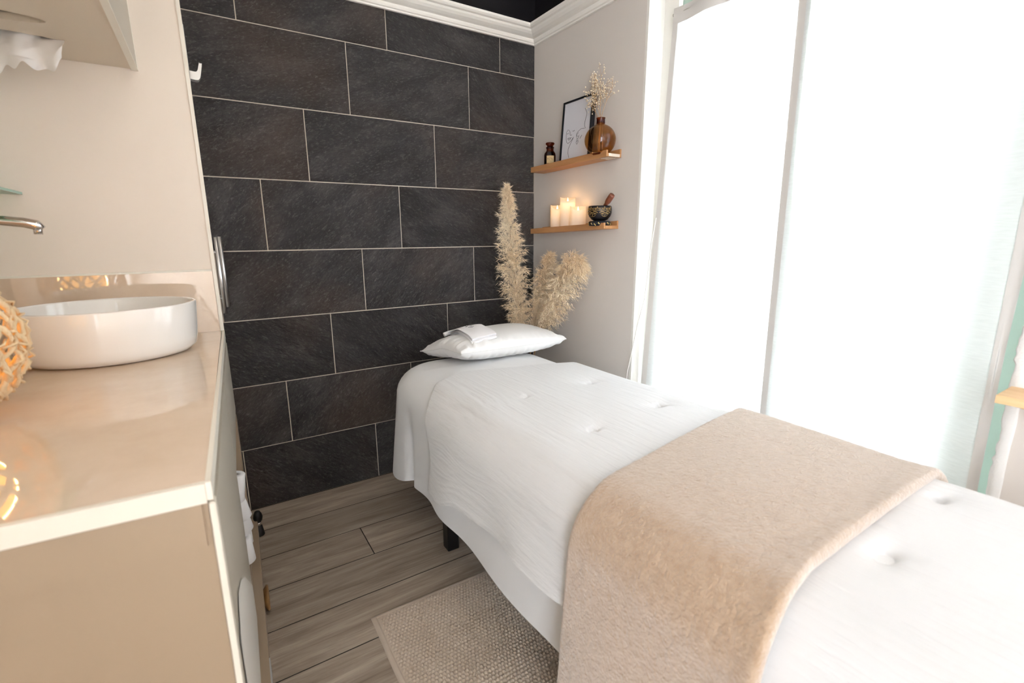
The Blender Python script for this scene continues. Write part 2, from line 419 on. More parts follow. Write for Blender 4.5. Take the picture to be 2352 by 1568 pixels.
# window wall with recess
bm = bmesh.new()
RY0, RY1, RTOP = -.81, -2.11, 2.42
for a in ((0, .28, RY0, .0, 0, CEIL), (0, .28, YF, RY1, 0, CEIL), (0, .28, RY1, RY0, RTOP, CEIL)): addbox(bm, *a)
wr = struct(bobj('wall_right', bm, M['greige']), 'greige painted wall with the shelves beside the curtained window', 'wall')
struct(box('wall_right_upper', -.003, 0, RY0, -.003, TOPW + .012, CEIL, M['black_paint']), 'black upper wall above the moulding on the shelf wall', 'wall')
struct(box('ceiling', XL - .1, .28, YF, .15, CEIL, CEIL + .1, M['white_paint']), 'white ceiling above the black upper walls', 'ceiling')
bm = bmesh.new()                                   # left wall: opening for an unseen glazed door, added to bring in side daylight
DY0, DY1, DZ0, DZ1 = -5.45, -3.5, .08, 2.55
for a in ((XL - .1, XL, YF, DY0, 0, CEIL), (XL - .1, XL, DY1, 0, 0, CEIL), (XL - .1, XL, DY0, DY1, 0, DZ0), (XL - .1, XL, DY0, DY1, DZ1, CEIL)): addbox(bm, *a)
struct(bobj('wall_left', bm, M['beige']), 'beige wall behind the basin counter', 'wall')
bm = bmesh.new(); X0, X1 = XL - .08, XL - .02
for a in ((X0, X1, DY0, DY0 + .05, DZ0, DZ1), (X0, X1, DY1 - .05, DY1, DZ0, DZ1), (X0, X1, DY0 + .05, DY1 - .05, DZ0, DZ0 + .05), (X0, X1, DY0 + .05, DY1 - .05, DZ1 - .05, DZ1), (X0, X1, -4.50, -4.44, DZ0 + .05, DZ1 - .05)): addbox(bm, *a)
d1 = struct(bobj('fill_door_1', bm, M['white_paint']), 'added unseen glazed double door letting in fill daylight left of the camera', 'door')
for y0, y1 in ((DY0 + .05, -4.50), (-4.44, DY1 - .05)): box('pane', XL - .053, XL - .047, y0, y1, DZ0 + .05, DZ1 - .05, M['pane'], d1)
struct(box('wall_front', XL - .1, .28, YF - .1, YF, 0, CEIL, M['beige']), 'beige wall behind the camera', 'wall')
RX = -1.6465
wret = struct(box('wall_left_return', XL, RX, PY, .002, 0, CEIL, M['beige']), 'cream beige wall with the splashback and the cupboard', 'wall')
box('corner_bead', RX - .010, RX + .002, PY - .0035, PY + .012, .0, CEIL, M['edge'], wret)
# moulding (profile in (out, z)) along both walls, mitred in the corner
prof = [(0, 2.281), (.012, 2.281), (.014, 2.287), (.022, 2.289), (.027, 2.296), (.030, 2.303), (.046, 2.306), (.062, 2.312), (.074, 2.320), (.080, 2.327),
        (.092, 2.330), (.100, 2.336), (.100, 2.346), (0, 2.346)]
def mould(name, a, b, lab):
    V, F = [], []; n = len(prof)
    for k in (0, 1):
        for o_, z in prof: V.append(a(o_, z) if k == 0 else b(o_, z))
    for i in range(n): F.append((i, (i + 1) % n, n + (i + 1) % n, n + i))
    F += [tuple(range(n)), tuple(range(n, 2 * n))]
    return struct(obj(name, V, F, M['cornice']), lab, 'moulding')
mould('trim_1', lambda o, z: (XL, -o, z), lambda o, z: (-o, -o, z), 'white stepped moulding above the slate tiles')
mould('trim_2', lambda o, z: (-o, -o, z), lambda o, z: (-o, RY0, z), 'white stepped moulding above the shelf wall')
# recess lining, plaster edge
struct(box('trim_3', .0005, .12, RY0 - .012, RY0 + .0, 0, RTOP, M['white_paint']), 'white jamb lining beside the left curtain edge', 'trim')
struct(box('trim_4', .095, .12, RY0 - .085, RY0 - .012, 0, RTOP, M['white_paint']), 'white narrow post between jamb lining and curtain', 'trim')
pe = []
nz = 420
zz = np.linspace(.0, RTOP, nz)
jag = RY1 + .010 + .0022 * vnoise(zz * 18, zz * 0, 3) + .0030 * vnoise(zz * 75, zz * 0, 5)
jag2 = RY1 - .016 + .001 * vnoise(zz * 30, zz * 0, 8)
P_ = np.zeros((nz, 6, 3))
for j, (yy, xx) in enumerate(((jag, .03), (jag, -.002), (jag - .004, -.005), (jag2 + .004, -.005), (jag2, -.002), (jag2, .01))):
    P_[:, j, 0] = xx; P_[:, j, 1] = yy; P_[:, j, 2] = zz
struct(gridobj('trim_5', P_, M['plaster'], None, False), 'rough white plaster edge between mint frame and greige wall', 'trim')
# mint window frame with two tall glazed leaves
FX0, FX1 = .125, .185
A0, A1, B0, B1 = -.95, -1.44, -1.575, -1.935
zb, zt = .14, 2.15
bm = bmesh.new()
for y1, y0 in ((RY0, A0), (A1, B0), (B1, RY1 - .02)): addbox(bm, FX0, FX1, y0, y1, 0, RTOP)
for y1, y0 in ((A0, A1), (B0, B1)):
    addbox(bm, FX0, FX1, y0, y1, 0, zb); addbox(bm, FX0, FX1, y0, y1, zt, RTOP)
wn = struct(bobj('window_1', bm, M['mint']), 'mint framed tall window behind the sheer curtains', 'window')
for y1, y0 in ((A0, A1), (B0, B1)):
    box('pane', .152, .158, y0, y1, zb, zt, M['pane'], wn)

# ================================================================== LIGHTS OF THE ROOM
for i, (x, y) in enumerate(LAMPS):
    t = thing('ceiling_spot', ('ceiling spot between basin counter and slate wall', 'ceiling spot above the basin counter', 'ceiling spot above the rug', 'ceiling spot at the foot of the table')[i], 'ceiling lamp', (x, y, CEIL), 'ceiling spots')
    lathe('ring', [(.05, 0), (.055, -.004), (.062, -.004), (.064, 0)], M['alu'], t, 32, caps=False)
    lathe('lens', [(.05, -.001), (.0, -.002)], M['lamp_disc'], t, 32)
    lamp('bulb', (0, 0, -.02), LAMP_W, (1, .90, .78), .05, t, 'SPOT')

# ================================================================== MASSAGE BED
BX0, BX1, BY0, BY1, BZ = -1.045, -.275, -.25, -2.46, .690
bed = thing('massage_table', 'massage table with black square legs under white covers', 'massage table', (-.66, -1.35, 0))
pad = box('pad', BX0 + .10, BX1 - .10, BY1 + .10, BY0 - .10, .60, BZ - .02, M['foam'], None, .04, 3)
frm = box('frame', BX0 + .07, BX1 - .07, BY1 + .12, BY0 - .3, .53, .60, M['black_wood'])
reparent(bed, pad, frm)
for lx in (-.977, -.325 - .05):
    for ly in (-.792, -2.38):
        reparent(bed, box('leg', lx, lx + .05, ly, ly + .05, 0, .56, M['black_wood'], None, .003, 1))

# ---- fitted sheet: rings from the top centre outwards, round corner at the head, skirt to the hem
def sheet():
    r = .25; cx0, cx1, cy0, cy1 = BX0, BX1, BY0, BY1
    per = []
    def arc(cx, cy, a0, a1, n):
        for i in range(n):
            a = a0 + (a1 - a0) * i / n; per.append((cx + r * math.cos(a), cy + r * math.sin(a), math.cos(a), math.sin(a)))
    def seg(xa, ya, xb, yb, nx, ny, n):
        for i in range(n): per.append((xa + (xb - xa) * i / n, ya + (yb - ya) * i / n, nx, ny))
    seg(cx0, cy1 + r, cx0, cy0 - r, -1, 0, 220); arc(cx0 + r, cy0 - r, PI, PI / 2, 60); seg(cx0 + r, cy0, cx1 - r, cy0, 0, 1, 60)
    arc(cx1 - r, cy0 - r, PI / 2, 0, 40); seg(cx1, cy0 - r, cx1, cy1 + r, 1, 0, 120); arc(cx1 - r, cy1 + r, 0, -PI / 2, 30)
    seg(cx1 - r, cy1, cx0 + r, cy1, 0, -1, 40); arc(cx0 + r, cy1 + r, -PI / 2, -PI, 30)
    per = np.array(per); n = len(per)
    s = np.cumsum(np.r_[0, np.hypot(np.diff(per[:, 0]), np.diff(per[:, 1]))])
    x, y, nx, ny = per.T
    ccx = (cx0 + cx1) / 2
    rings = []
    top = BZ + .002
    for f in np.linspace(0, 1, 26):                       # flat top, towards the centre line
        k = f ** .8
        px = ccx + (x - ccx) * k; py = np.clip(y, cy1 + .35, cy0 - .35) + (y - np.clip(y, cy1 + .35, cy0 - .35)) * k
        ins = .11 * k
        dome = .012 * (1 - k ** 4)
        z = top + dome + .003 * vnoise(px * 14, py * 14, 2) * (k > 0)
        rings.append(np.stack([px - nx * ins, py - ny * ins, z], 1))
    for a in np.linspace(0, PI / 2, 9)[1:]:               # rounded edge
        rings.append(np.stack([x - nx * (.11 - .11 * math.sin(a)), y - ny * (.11 - .11 * math.sin(a)), np.full(n, top - .11 * (1 - math.cos(a)))], 1))
    # skirt: hem height and flare around the table
    left = np.clip((-nx), 0, 1)
    hem = .255 + .02 * vnoise(s * 3, s * 0, 4)
    cornr = np.exp(-((y + .43) / .14) ** 2) * (nx < -.2)
    hem = hem - .055 * cornr
    for i, f in enumerate(np.linspace(0, 1, 26)[1:]):
        z = top - .11 + (hem - top + .11) * f
        fold = .007 * np.sin(s * 17 + 1.3 * np.sin(s * 4)) + .006 * vnoise(s * 7, s * 0 + f * .6, 9)
        flare = .012 * f + .026 * cornr * f + fold * f ** .8
        crease = -.05 * np.exp(-((y + .60) / .035) ** 2) * (nx < -.5) * f    # deep fold beside the head corner
        rings.append(np.stack([x + nx * (flare + crease), y + ny * (flare + crease), z], 1))
    Pp = np.stack(rings, 0).transpose(1, 0, 2)
    return Pp
tag(gridobj('bed_sheet', sheet(), M['linen'], None, True, True), 'plain white bed sheet hanging to a low hem around the massage table', 'bed sheet')

# ---- cross-bed path used by quilt and throw: from left hem over the top to right hem
def path(zl, zr, off, rl=.125, rr=.085, xl=BX0 - .022, xr=BX1 + .012, top=BZ + .018, n_side=60, n_arc=26, n_top=150, slant=.02):
    """returns (n,2) xz points and (n,2) outward normals; zl may be lower than the shoulder"""
    pts, nor = [], []
    xa = xl - off
    zs = top + off - rl
    for t in np.linspace(0, 1, n_side, endpoint=False):
        z = zl + (zs - zl) * t; pts.append((xa - slant * (1 - t), z)); nor.append((-1, 0))
    for t in np.linspace(0, 1, n_arc, endpoint=False):
        a = PI - t * PI / 2; pts.append((xa + rl + rl * math.cos(a), zs + rl * math.sin(a))); nor.append((math.cos(a), math.sin(a)))
    xb = xr + off
    for t in np.linspace(0, 1, n_top, endpoint=False):
        pts.append((xa + rl + (xb - rr - xa - rl) * t, top + off)); nor.append((0, 1))
    for t in np.linspace(0, 1, n_arc, endpoint=False):
        a = PI / 2 - t * PI / 2; pts.append((xb - rr + rr * math.cos(a), top + off - rr + rr * math.sin(a))); nor.append((math.cos(a), math.sin(a)))
    for t in np.linspace(0, 1, 24):
        pts.append((xb + .01 * t, top + off - rr + (zr - top - off + rr) * t)); nor.append((1, 0))
    return np.array(pts), np.array(nor)

TUFTS = [(-.478, -1.066, 1), (-.462, -1.388, 1.1), (-.778, -1.418, .9), (-.79, -1.078, .3), (-.728, -2.125, 1.1), (-.415, -2.11, 1.), (-.60, -1.75, .3)]
def quilt():
    nv = 420
    p0, n0 = path(.36, .42, 0.); m = len(p0)
    v = np.linspace(0, 1, nv)
    sidef = np.clip((p0[:, 1].max() - .10 - p0[:, 1]) / .3, 0, 1) * (p0[:, 0] < -.7)
    # head edge: nearest the pillow left of centre, slanting away to both sides
    xk = np.array([-1.2, -1.06, -.98, -.84, -.55, -.28, -.2]); yk = np.array([-.89, -.83, -.74, -.66, -.74, -.80, -.84])
    yh = np.interp(p0[:, 0], xk, yk) - .05 * np.sin(np.clip(sidef, 0, 1) * PI)
    Y = yh[:, None] + (-2.55 - yh)[:, None] * (v ** 1.12)[None, :]
    hem = np.interp(-Y, [.8, .95, 1.1, 1.4, 1.7, 2.6], [.335, .36, .405, .435, .44, .44]) + .008 * vnoise(Y * 9, Y * 0, 3)
    X = np.repeat(p0[:, 0][:, None], nv, 1); Z = np.repeat(p0[:, 1][:, None], nv, 1)
    zs = p0[60, 1]
    left = (np.arange(m) < 60)
    tl = np.linspace(0, 1, 60, endpoint=False)
    Z[:60] = hem[:60] + (zs - hem[:60]) * tl[:, None]
    sn = n0[:, 0][:, None]; cn = n0[:, 1][:, None]
    L = np.cumsum(np.r_[0, np.hypot(*np.diff(p0, axis=0).T)])[:, None]
    # soft swelling of the pad, hanging folds and crinkles
    d = .004 + .006 * vnoise(X * 3, Y * 3, 1) + .0025 * vnoise(L * 8, Y * 5, 2)
    d += .010 * np.clip(1 - ((X + .66) / .40) ** 2, 0, 1) * (cn > .9)
    hang = (sidef[:, None]) ** 1.2
    d += hang * (.014 * np.sin(Y * 11 + .8 * np.sin(Y * 5)) + .008 * vnoise(Y * 8, L * 2, 5))
    cr = np.exp(-((X + .98) / .10) ** 2) * np.exp(-((Y + 1.05) / .32) ** 2) + .25 * np.exp(-((X + .8) / .25) ** 2) * np.exp(-((Y + 1.0) / .4) ** 2)
    w_ = L + .02 * vnoise(Y * 6, L * 4, 6)
    d += .0022 * cr * (1 - np.abs(vnoise(w_ * 75, Y * 5, 7))) * 2
    for (tx, ty, td) in TUFTS:
        r2 = (X - tx) ** 2 + (Y - ty) ** 2; top = (cn > .8)
        ang = np.arctan2(Y - ty, X - tx)
        d -= td * top * (.030 * np.exp(-r2 / .013 ** 2) + .009 * np.exp(-r2 / .045 ** 2) * (1 + .5 * np.cos(2 * ang)))
    # rolled head edge
    he = np.clip(1 - (yh[:, None] - Y) / .012, 0, 1)
    d -= .005 * he ** 2
    return np.stack([X + sn * d, Y, Z + cn * d], -1)
tag(gridobj('muslin_quilt', quilt(), M['quilt']), 'white crinkled muslin quilt with tufted dimples spread over the massage table', 'quilt')

def throw():
    p0, n0 = path(.10, .34, .012, n_top=120, n_side=90, slant=.03); m = len(p0)
    yn = np.interp(p0[:, 0], [-1.1, -1.0, -.9, -.32, -.25], [-1.70, -1.69, -1.675, -1.585, -1.60])    # edge towards the pillow
    yf = np.interp(p0[:, 0], [-1.1, -1.0, -.9, -.32, -.25], [-2.105, -2.09, -2.075, -2.065, -2.075])   # folded edge towards the foot
    # section loop (stadium) in (across, out)
    loop = []
    th = .0105
    for t in np.linspace(0, 1, 110): loop.append((t, 1., 0))
    for a in np.linspace(0, PI, 11)[1:-1]: loop.append((1, math.cos(a), math.sin(a)))
    for t in np.linspace(1, 0, 24): loop.append((t, -1., 0))
    for a in np.linspace(PI, 2 * PI, 9)[1:-1]: loop.append((0, math.cos(a), math.sin(a)))
    lp = np.array(loop)
    Y = yn[:, None] + (yf - yn)[:, None] * lp[None, :, 0] - lp[None, :, 2] * th
    X = np.repeat(p0[:, 0][:, None], len(lp), 1); Z = np.repeat(p0[:, 1][:, None], len(lp), 1)
    L = np.cumsum(np.r_[0, np.hypot(*np.diff(p0, axis=0).T)])[:, None]
    base = .010 * np.clip(1 - ((X + .66) / .40) ** 2, 0, 1) * (n0[:, 1][:, None] > .9) + .006
    hang = np.clip((.6 - Z) / .4, 0, 1) * (X < -.7)
    fold = .010 * hang * np.sin(Y * 14 + 2) + .003 * vnoise(L * 6, Y * 6, 4)
    fuzz = .0009 * vnoise(L * 160, Y * 160, 11) * (lp[None, :, 1] > 0)
    # thicker where the cloth is folded back at the foot edge
    thick = th * lp[None, :, 1] * (1 + .35 * np.exp(-((lp[None, :, 0] - 1) / .07) ** 2))
    d = base + fold + thick + fuzz
    # quilt hangs with its own folds below: keep the throw clear of it
    d = d + .014 * hang
    return np.stack([X + n0[:, 0][:, None] * d, Y, Z + n0[:, 1][:, None] * d], -1).transpose(1, 0, 2)
tag(gridobj('wool_throw', throw(), M['wool'], None, True, True), 'folded beige fuzzy throw laid across the white quilt', 'blanket')

# ---- pillow and folded headband towel
PCX, PCY, PZ, PROT = -.525, -.412, .768, math.radians(5)
PA, PB, PT = .305, .190, .066
def pil_h(u, v): return PT * (np.clip(1 - np.abs(u) ** 2.6, 0, 1) * np.clip(1 - np.abs(v) ** 2.4, 0, 1)) ** .38
def pillow():
    n, m = 110, 80
    u = np.sin(np.linspace(-PI / 2, PI / 2, n)); v = np.sin(np.linspace(-PI / 2, PI / 2, m))
    U, V = np.meshgrid(u, v, indexing='ij')
    out = []
    for sgn in (1, -1):
        x = PA * U * (1 - .055 * (1 - V ** 2)); y = PB * V * (1 - .075 * (1 - U ** 2))
        h = pil_h(U, V)
        e = 1 - np.clip(1 - np.maximum(np.abs(V), .0), 0, 1)
        wr = .0065 * np.exp(-((np.abs(V) - .86) / .14) ** 2) * vnoise(U * 22, V * 2 + sgn, 3) + .005 * np.exp(-((np.abs(U) - .9) / .12) ** 2) * vnoise(V * 16, U * 2, 5)
        z = sgn * (h + wr * (h > 1e-4)) + .006 * (np.abs(U) * np.abs(V)) ** 4
        z = np.maximum(z, -.063) + (.010 * U * V)
        X = PCX + x * math.cos(PROT) - y * math.sin(PROT); Y = PCY + x * math.sin(PROT) + y * math.cos(PROT)
        out.append(np.stack([X, Y, PZ + z - .012 * V * (V > 0) - .030 * np.clip(V, 0, 1) * np.clip(-U, 0, 1)], -1))
    return out
pt_ = thing('pillow', 'white pillow with piped seam at the head of the massage table', 'pillow', (PCX, PCY, .72))
tp, bt = pillow()
pm = np.concatenate([tp, bt[::-1]], 0)
cas = gridobj('pillowcase', pm, M['pillow'])
edge_pts = [tuple(tp[i, 0]) for i in range(0, 110, 2)] + [tuple(tp[-1, j]) for j in range(0, 80, 2)] + [tuple(tp[i, -1]) for i in range(109, -1, -2)] + [tuple(tp[0, j]) for j in range(79, -1, -2)]
pip = tube('piping', edge_pts, .0022, M['pillow'], None, 6)
reparent(pt_, cas, pip)

def towel(offset, u0, u1, v0, v1, seed):
    n, m = 40, 46
    a = np.linspace(0, 1, n); b = np.linspace(0, 1, m)
    A, B = np.meshgrid(a, b, indexing='ij')
    U = u0 + (u1 - u0) * A + .08 * (B - .5); V = v0 + (v1 - v0) * B
    x = PA * U * (1 - .055 * (1 - V ** 2)); y = PB * V * (1 - .075 * (1 - U ** 2))
    h = pil_h(np.clip(U, -.97, .97), np.clip(V, -.97, .97))
    z = np.maximum(h, .0) + offset + .002 * vnoise(A * 5, B * 5, seed)
    X = PCX + x * math.cos(PROT) - y * math.sin(PROT); Y = PCY + x * math.sin(PROT) + y * math.cos(PROT)
    return np.stack([X, Y, PZ + z - .012 * V * (V > 0) - .030 * np.clip(V, 0, 1) * np.clip(-U, 0, 1)], -1)
tw = thing('headband_towel', 'small folded white terry headband with stitched mark lying on the pillow', 'towel', (PCX - .17, PCY, .84))
def slab(pts, th):
    nrm = np.array([0, 0, th]); top = pts + nrm
    a, b, _ = pts.shape
    row = np.concatenate([top, pts[:, ::-1]], 1)
    return row
parts = []
for k, off in enumerate((.003, .012)):
    g_ = towel(off, -.72 + .02 * k, -.26 + .01 * k, -.84 + .04 * k, .66, k)
    row = slab(g_, .0085)
    o_ = gridobj('towel_layer', np.concatenate([row, row[:, :1]], 1), M['terry'])
    parts.append(o_); gt = g_
fold_ = towel(.0, -.72, -.26, .62, .70, 4)
mid = towel(.012, -.71, -.255, .64, .65, 4)[:, 20]
parts.append(tube('fold', [tuple(p) for p in mid], .0105, M['terry'], None, 10))
# stitched mark: a small ring with rays
tpz = towel(.0215, -.70, -.25, -.80, .66, 1)
def on_towel(a, b):
    i = a * 39; j = b * 45; p = tpz[min(int(i), 39), min(int(j), 45)]; return Vector(p)
segs = []
for a0, b0, a1, b1 in ((.40, .60, .46, .68), (.46, .68, .55, .70), (.62, .69, .66, .62), (.40, .55, .44, .50), (.44, .50, .56, .49), (.60, .52, .66, .56), (.53, .72, .56, .76), (.62, .74, .64, .77)):
    segs.append(tube_data([on_towel(a0, b0), on_towel((a0 + a1) / 2, (b0 + b1) / 2), on_towel(a1, b1)], .0011, 5))
V_, F_ = merge(segs); parts.append(obj('stitched_mark', V_, F_, M['stitch']))
reparent(tw, *parts)

# ================================================================== RUG
def rug():
    x0, x1, y0, y1 = -1.352, -.62, -2.30, -.973
    nx, ny = 330, 520
    X, Y = np.meshgrid(np.linspace(x0, x1, nx), np.linspace(y1, y0, ny), indexing='ij')
    fx, fy = (X - x0) / .0120, (Y - y0) / .0125
    sh = .5 * (np.floor(fy) % 2)
    b = np.abs(np.sin(PI * (fx + sh + .2 * vnoise(X * 8, Y * 8, 6)))) ** .8 * np.abs(np.sin(PI * fy)) ** .8
    e = np.minimum(np.minimum(X - x0, x1 - X), np.minimum(Y - y0, y1 - Y))
    bor = np.clip((e - .018) / .006, 0, 1)
    z = .0085 + .0070 * b * bor + .0015 * vnoise(X * 9, Y * 9, 3)
    z = np.where(e < .014, .009 * np.sqrt(np.clip(1 - (1 - e / .014) ** 2, 0, 1)) + .0008, z)
    wob = .003 * vnoise(Y * 5, X * 0, 5)
    return np.stack([X + wob, Y + .003 * vnoise(X * 6, Y * 0, 7), z], -1)
tag(gridobj('rug', rug(), M['rug']), 'taupe knobbly cotton rug on the plank floor beside the table', 'rug')

# ================================================================== CURTAINS
def curtain(name, ytop, ybot, label, seed, xoff, phase):
    """ytop/ybot = (window-side start, end) of the panel at top and bottom"""
    nz_, ny_ = 110, 170
    zt_, zb_ = 2.165, .04
    a = np.linspace(0, 1, ny_); b = np.linspace(0, 1, nz_)
    A, B = np.meshgrid(a, b, indexing='ij')
    y0 = ytop[0] + (ybot[0] - ytop[0]) * B; y1 = ytop[1] + (ybot[1] - ytop[1]) * B
    wob = .006 * vnoise(B * 7, A * 0, seed) * (A > .98)
    Y = y0 + (y1 - y0) * A + wob
    amp = .006 + .008 * B
    X = xoff + amp * (np.sin(A * 15 + phase + .8 * vnoise(B * 2, A * 2, seed)) + .5 * vnoise(A * 9, B * 1.5, seed + 1))
    t = thing(name, label, 'curtain', (xoff, (ytop[0] + ytop[1]) / 2, zb_), 'linen curtain panels at the window')
    Pq = np.stack([X, Y, zt_ + (zb_ - zt_) * B], -1)
    cl = gridobj('cloth', Pq, M['curtain'])
    hs = []
    k = 8
    for sl in (slice(0, k), slice(-k, None)):
        q = Pq[sl].copy(); q[..., 0] -= .0025; hs.append(gridobj('side_hem', q, M['hem']))
    q = Pq[:, :4].copy(); q[..., 0] -= .003; hs.append(gridobj('rod_pocket', q, M['hem']))
    rod = tube('rod', [(xoff + .008, ytop[0] + .01, zt_ - .02), (xoff + .008, ytop[1] - .01, zt_ - .02)], .006, M['white_paint'])
    reparent(t, cl, rod, *hs)
curtain('curtain', (-.905, -1.452), (-.815, -1.49), 'sheer white linen curtain panel beside the shelf wall', 2, .058, .4)
curtain('curtain', (-1.415, -2.062), (-1.455, -2.086), 'sheer white linen curtain panel next to the mint frame strip', 6, .046, 2.1)

# ================================================================== SHELVES AND WHAT STANDS ON THEM
def ledge(name, zf, slope, label):
    t = thing(name, label, 'shelf', (0, -.4, zf))
    t.rotation_euler = (-slope, 0, 0)
    y0, y1 = -.298, .300
    box('base', -.0835, -.001, y0, y1, 0, .0145, M['oak'], t, .0008, 1)
    box('front_lip', -.0935, -.0835, y0, y1, 0, .0275, M['oak'], t, .0012, 1)
    box('back_rail', -.010, -.0008, y0, y1, .0145, .037, M['oak'], t, .0008, 1)
    return t
U0, L0 = 1.6105, 1.2865
us, ls = .016, .034
up_ = ledge('picture_ledge', U0, us, 'upper oak picture ledge with chipped pale end')
box('chipped_end', -.080, -.012, -.2995, -.297, .001, .0135, M['chip'], up_)
bm = bmesh.new(); bmesh.ops.create_grid(bm, x_segments=18, y_segments=10, size=.5)
for v in bm.verts:
    x, y = v.co.x, v.co.y; r_ = random.uniform(-.003, .003)
    v.co = Vector((-.044 + x * .062 + r_, -.262 + y * (.06 + .02 * x) + r_, -.0006 - random.uniform(0, .0012)))
bobj('peeled_patch', bm, M['chip'], up_)
ledge('picture_ledge', L0, ls, 'lower oak picture ledge carrying candles and singing bowl')
def zU(y): return U0 + .0145 + math.tan(us) * (-y - .4)
def zL(y): return L0 + .0145 + math.tan(ls) * (-y - .4)

# framed line drawing, leaning back on the wall
FW, FH, FT = .225, .300, .022
fy = -.4165
fr = thing('framed_print', 'black framed line drawing of a face leaning on the upper ledge', 'picture frame', (-.056, fy, zU(fy) + .001))
fr.rotation_euler = (0, math.radians(4.6), 0)
b_ = .008
bm = bmesh.new()
for a in ((0, FT, -FW / 2, -FW / 2 + b_, 0, FH), (0, FT, FW / 2 - b_, FW / 2, 0, FH), (0, FT, -FW / 2 + b_, FW / 2 - b_, 0, b_), (0, FT, -FW / 2 + b_, FW / 2 - b_, FH - b_, FH)): addbox(bm, *a)
bobj('frame', bm, M['frame_black'], fr)
box('backing', FT - .006, FT - .001, -FW / 2 + b_, FW / 2 - b_, b_, FH - b_, M['frame_black'], fr)
box('paper', .006, .0085, -FW / 2 + b_ - .001, FW / 2 - b_ + .001, b_ - .001, FH - b_ + .001, M['paper'], fr)
def ink(px):
    """strokes in sheet coordinates: 0..1 to the right and 0..1 down"""
    return [(.0055, FW / 2 - b_ - a * (FW - 2 * b_), FH - b_ - c * (FH - 2 * b_)) for a, c in px]
strokes = [
 [(.76, .17), (.80, .21), (.84, .26), (.83, .31), (.80, .37), (.79, .43), (.80, .47), (.84, .50), (.78, .495), (.68, .49), (.58, .52), (.52, .56), (.52, .60), (.55, .62)],
 [(.60, .545), (.55, .56), (.54, .59), (.59, .61), (.62, .585)], [(.72, .60), (.68, .63), (.66, .65)], [(.62, .61), (.60, .63), (.63, .64)],
 [(.56, .63), (.54, .67), (.53, .71), (.56, .735), (.60, .70), (.58, .64), (.56, .63)], [(.55, .68), (.60, .68)],
 [(.27, .50), (.23, .46), (.18, .45), (.14, .48), (.13, .54), (.14, .60), (.17, .66), (.22, .685), (.28, .67), (.34, .645), (.40, .61), (.42, .595), (.38, .64), (.30, .72), (.25, .78), (.25, .85), (.29, .93)],
 [(.15, .51), (.19, .52), (.22, .505)], [(.27, .50), (.275, .53), (.29, .555), (.32, .56), (.34, .545)], [(.36, .49), (.40, .495), (.44, .485)],
 [(.20, .60), (.25, .59), (.29, .595), (.33, .59), (.29, .625), (.24, .63), (.20, .60)], [(.22, .607), (.31, .606)]]
parts = []
for s_ in strokes: parts.append(tube_data(ink(s_), .00085, 5))
V_, F_ = merge(parts); obj('line_drawing', V_, F_, M['ink'], fr)
def sm(t): return t
# apothecary bottle
by = -.212; bx = -.046
bo = thing('apothecary_bottle', 'small brown apothecary bottle with cream label on the upper ledge', 'bottle', (bx, by, zU(by)))
lathe('bottle_body', [(.026, 0), (.030, .003), (.031, .01), (.031, .062), (.029, .072), (.022, .082), (.019, .086), (.019, .097), (.022, .099), (.022, .103), (.018, .105)], M['amber_dark'], bo, 32)
lathe('contents', [(.027, .003), (.028, .01), (.028, .066), (.022, .078), (.001, .079)], M['liquid'], bo, 28)
lathe('stopper', [(.016, .100), (.0165, .112), (.022, .117), (.0245, .121), (.022, .126), (.001, .128)], M['amber_dark'], bo, 28)
ca, cb = math.radians(200), math.radians(275)
V_, F_ = [], []
for i in range(13):
    a = ca + (cb - ca) * i / 12
    for z in (.012, .058): V_.append((.0316 * math.cos(a), .0316 * math.sin(a), z))
for i in range(12): F_.append((2 * i, 2 * i + 2, 2 * i + 3, 2 * i + 1))
lab = obj('paper_label', V_, F_, M['label_paper'], bo, True)
parts = []
def lab_bar(a0, a1, z0, z1):
    vs = []; fs = []
    for i in range(4):
        a = math.radians(a0 + (a1 - a0) * i / 3)
        for z in (z0, z1): vs.append((.0319 * math.cos(a), .0319 * math.sin(a), z))
    for i in range(3): fs.append((2 * i, 2 * i + 2, 2 * i + 3, 2 * i + 1))
    parts.append((vs, fs))
for k in range(6): lab_bar(208 + k * 9.5, 208 + k * 9.5 + 2.2, .037, .0455); lab_bar(208 + k * 9.5 + 2.2, 208 + k * 9.5 + 6, (.0435, .040, .037)[k % 3], (.0455, .042, .039)[k % 3])
lab_bar(212, 263, .0325, .0333); lab_bar(216, 258, .028, .0288); lab_bar(222, 252, .050, .0512); lab_bar(203, 228, .013, .020); lab_bar(244, 256, .013, .019)
V_, F_ = merge(parts); obj('label_print', V_, F_, M['label_ink'], lab)
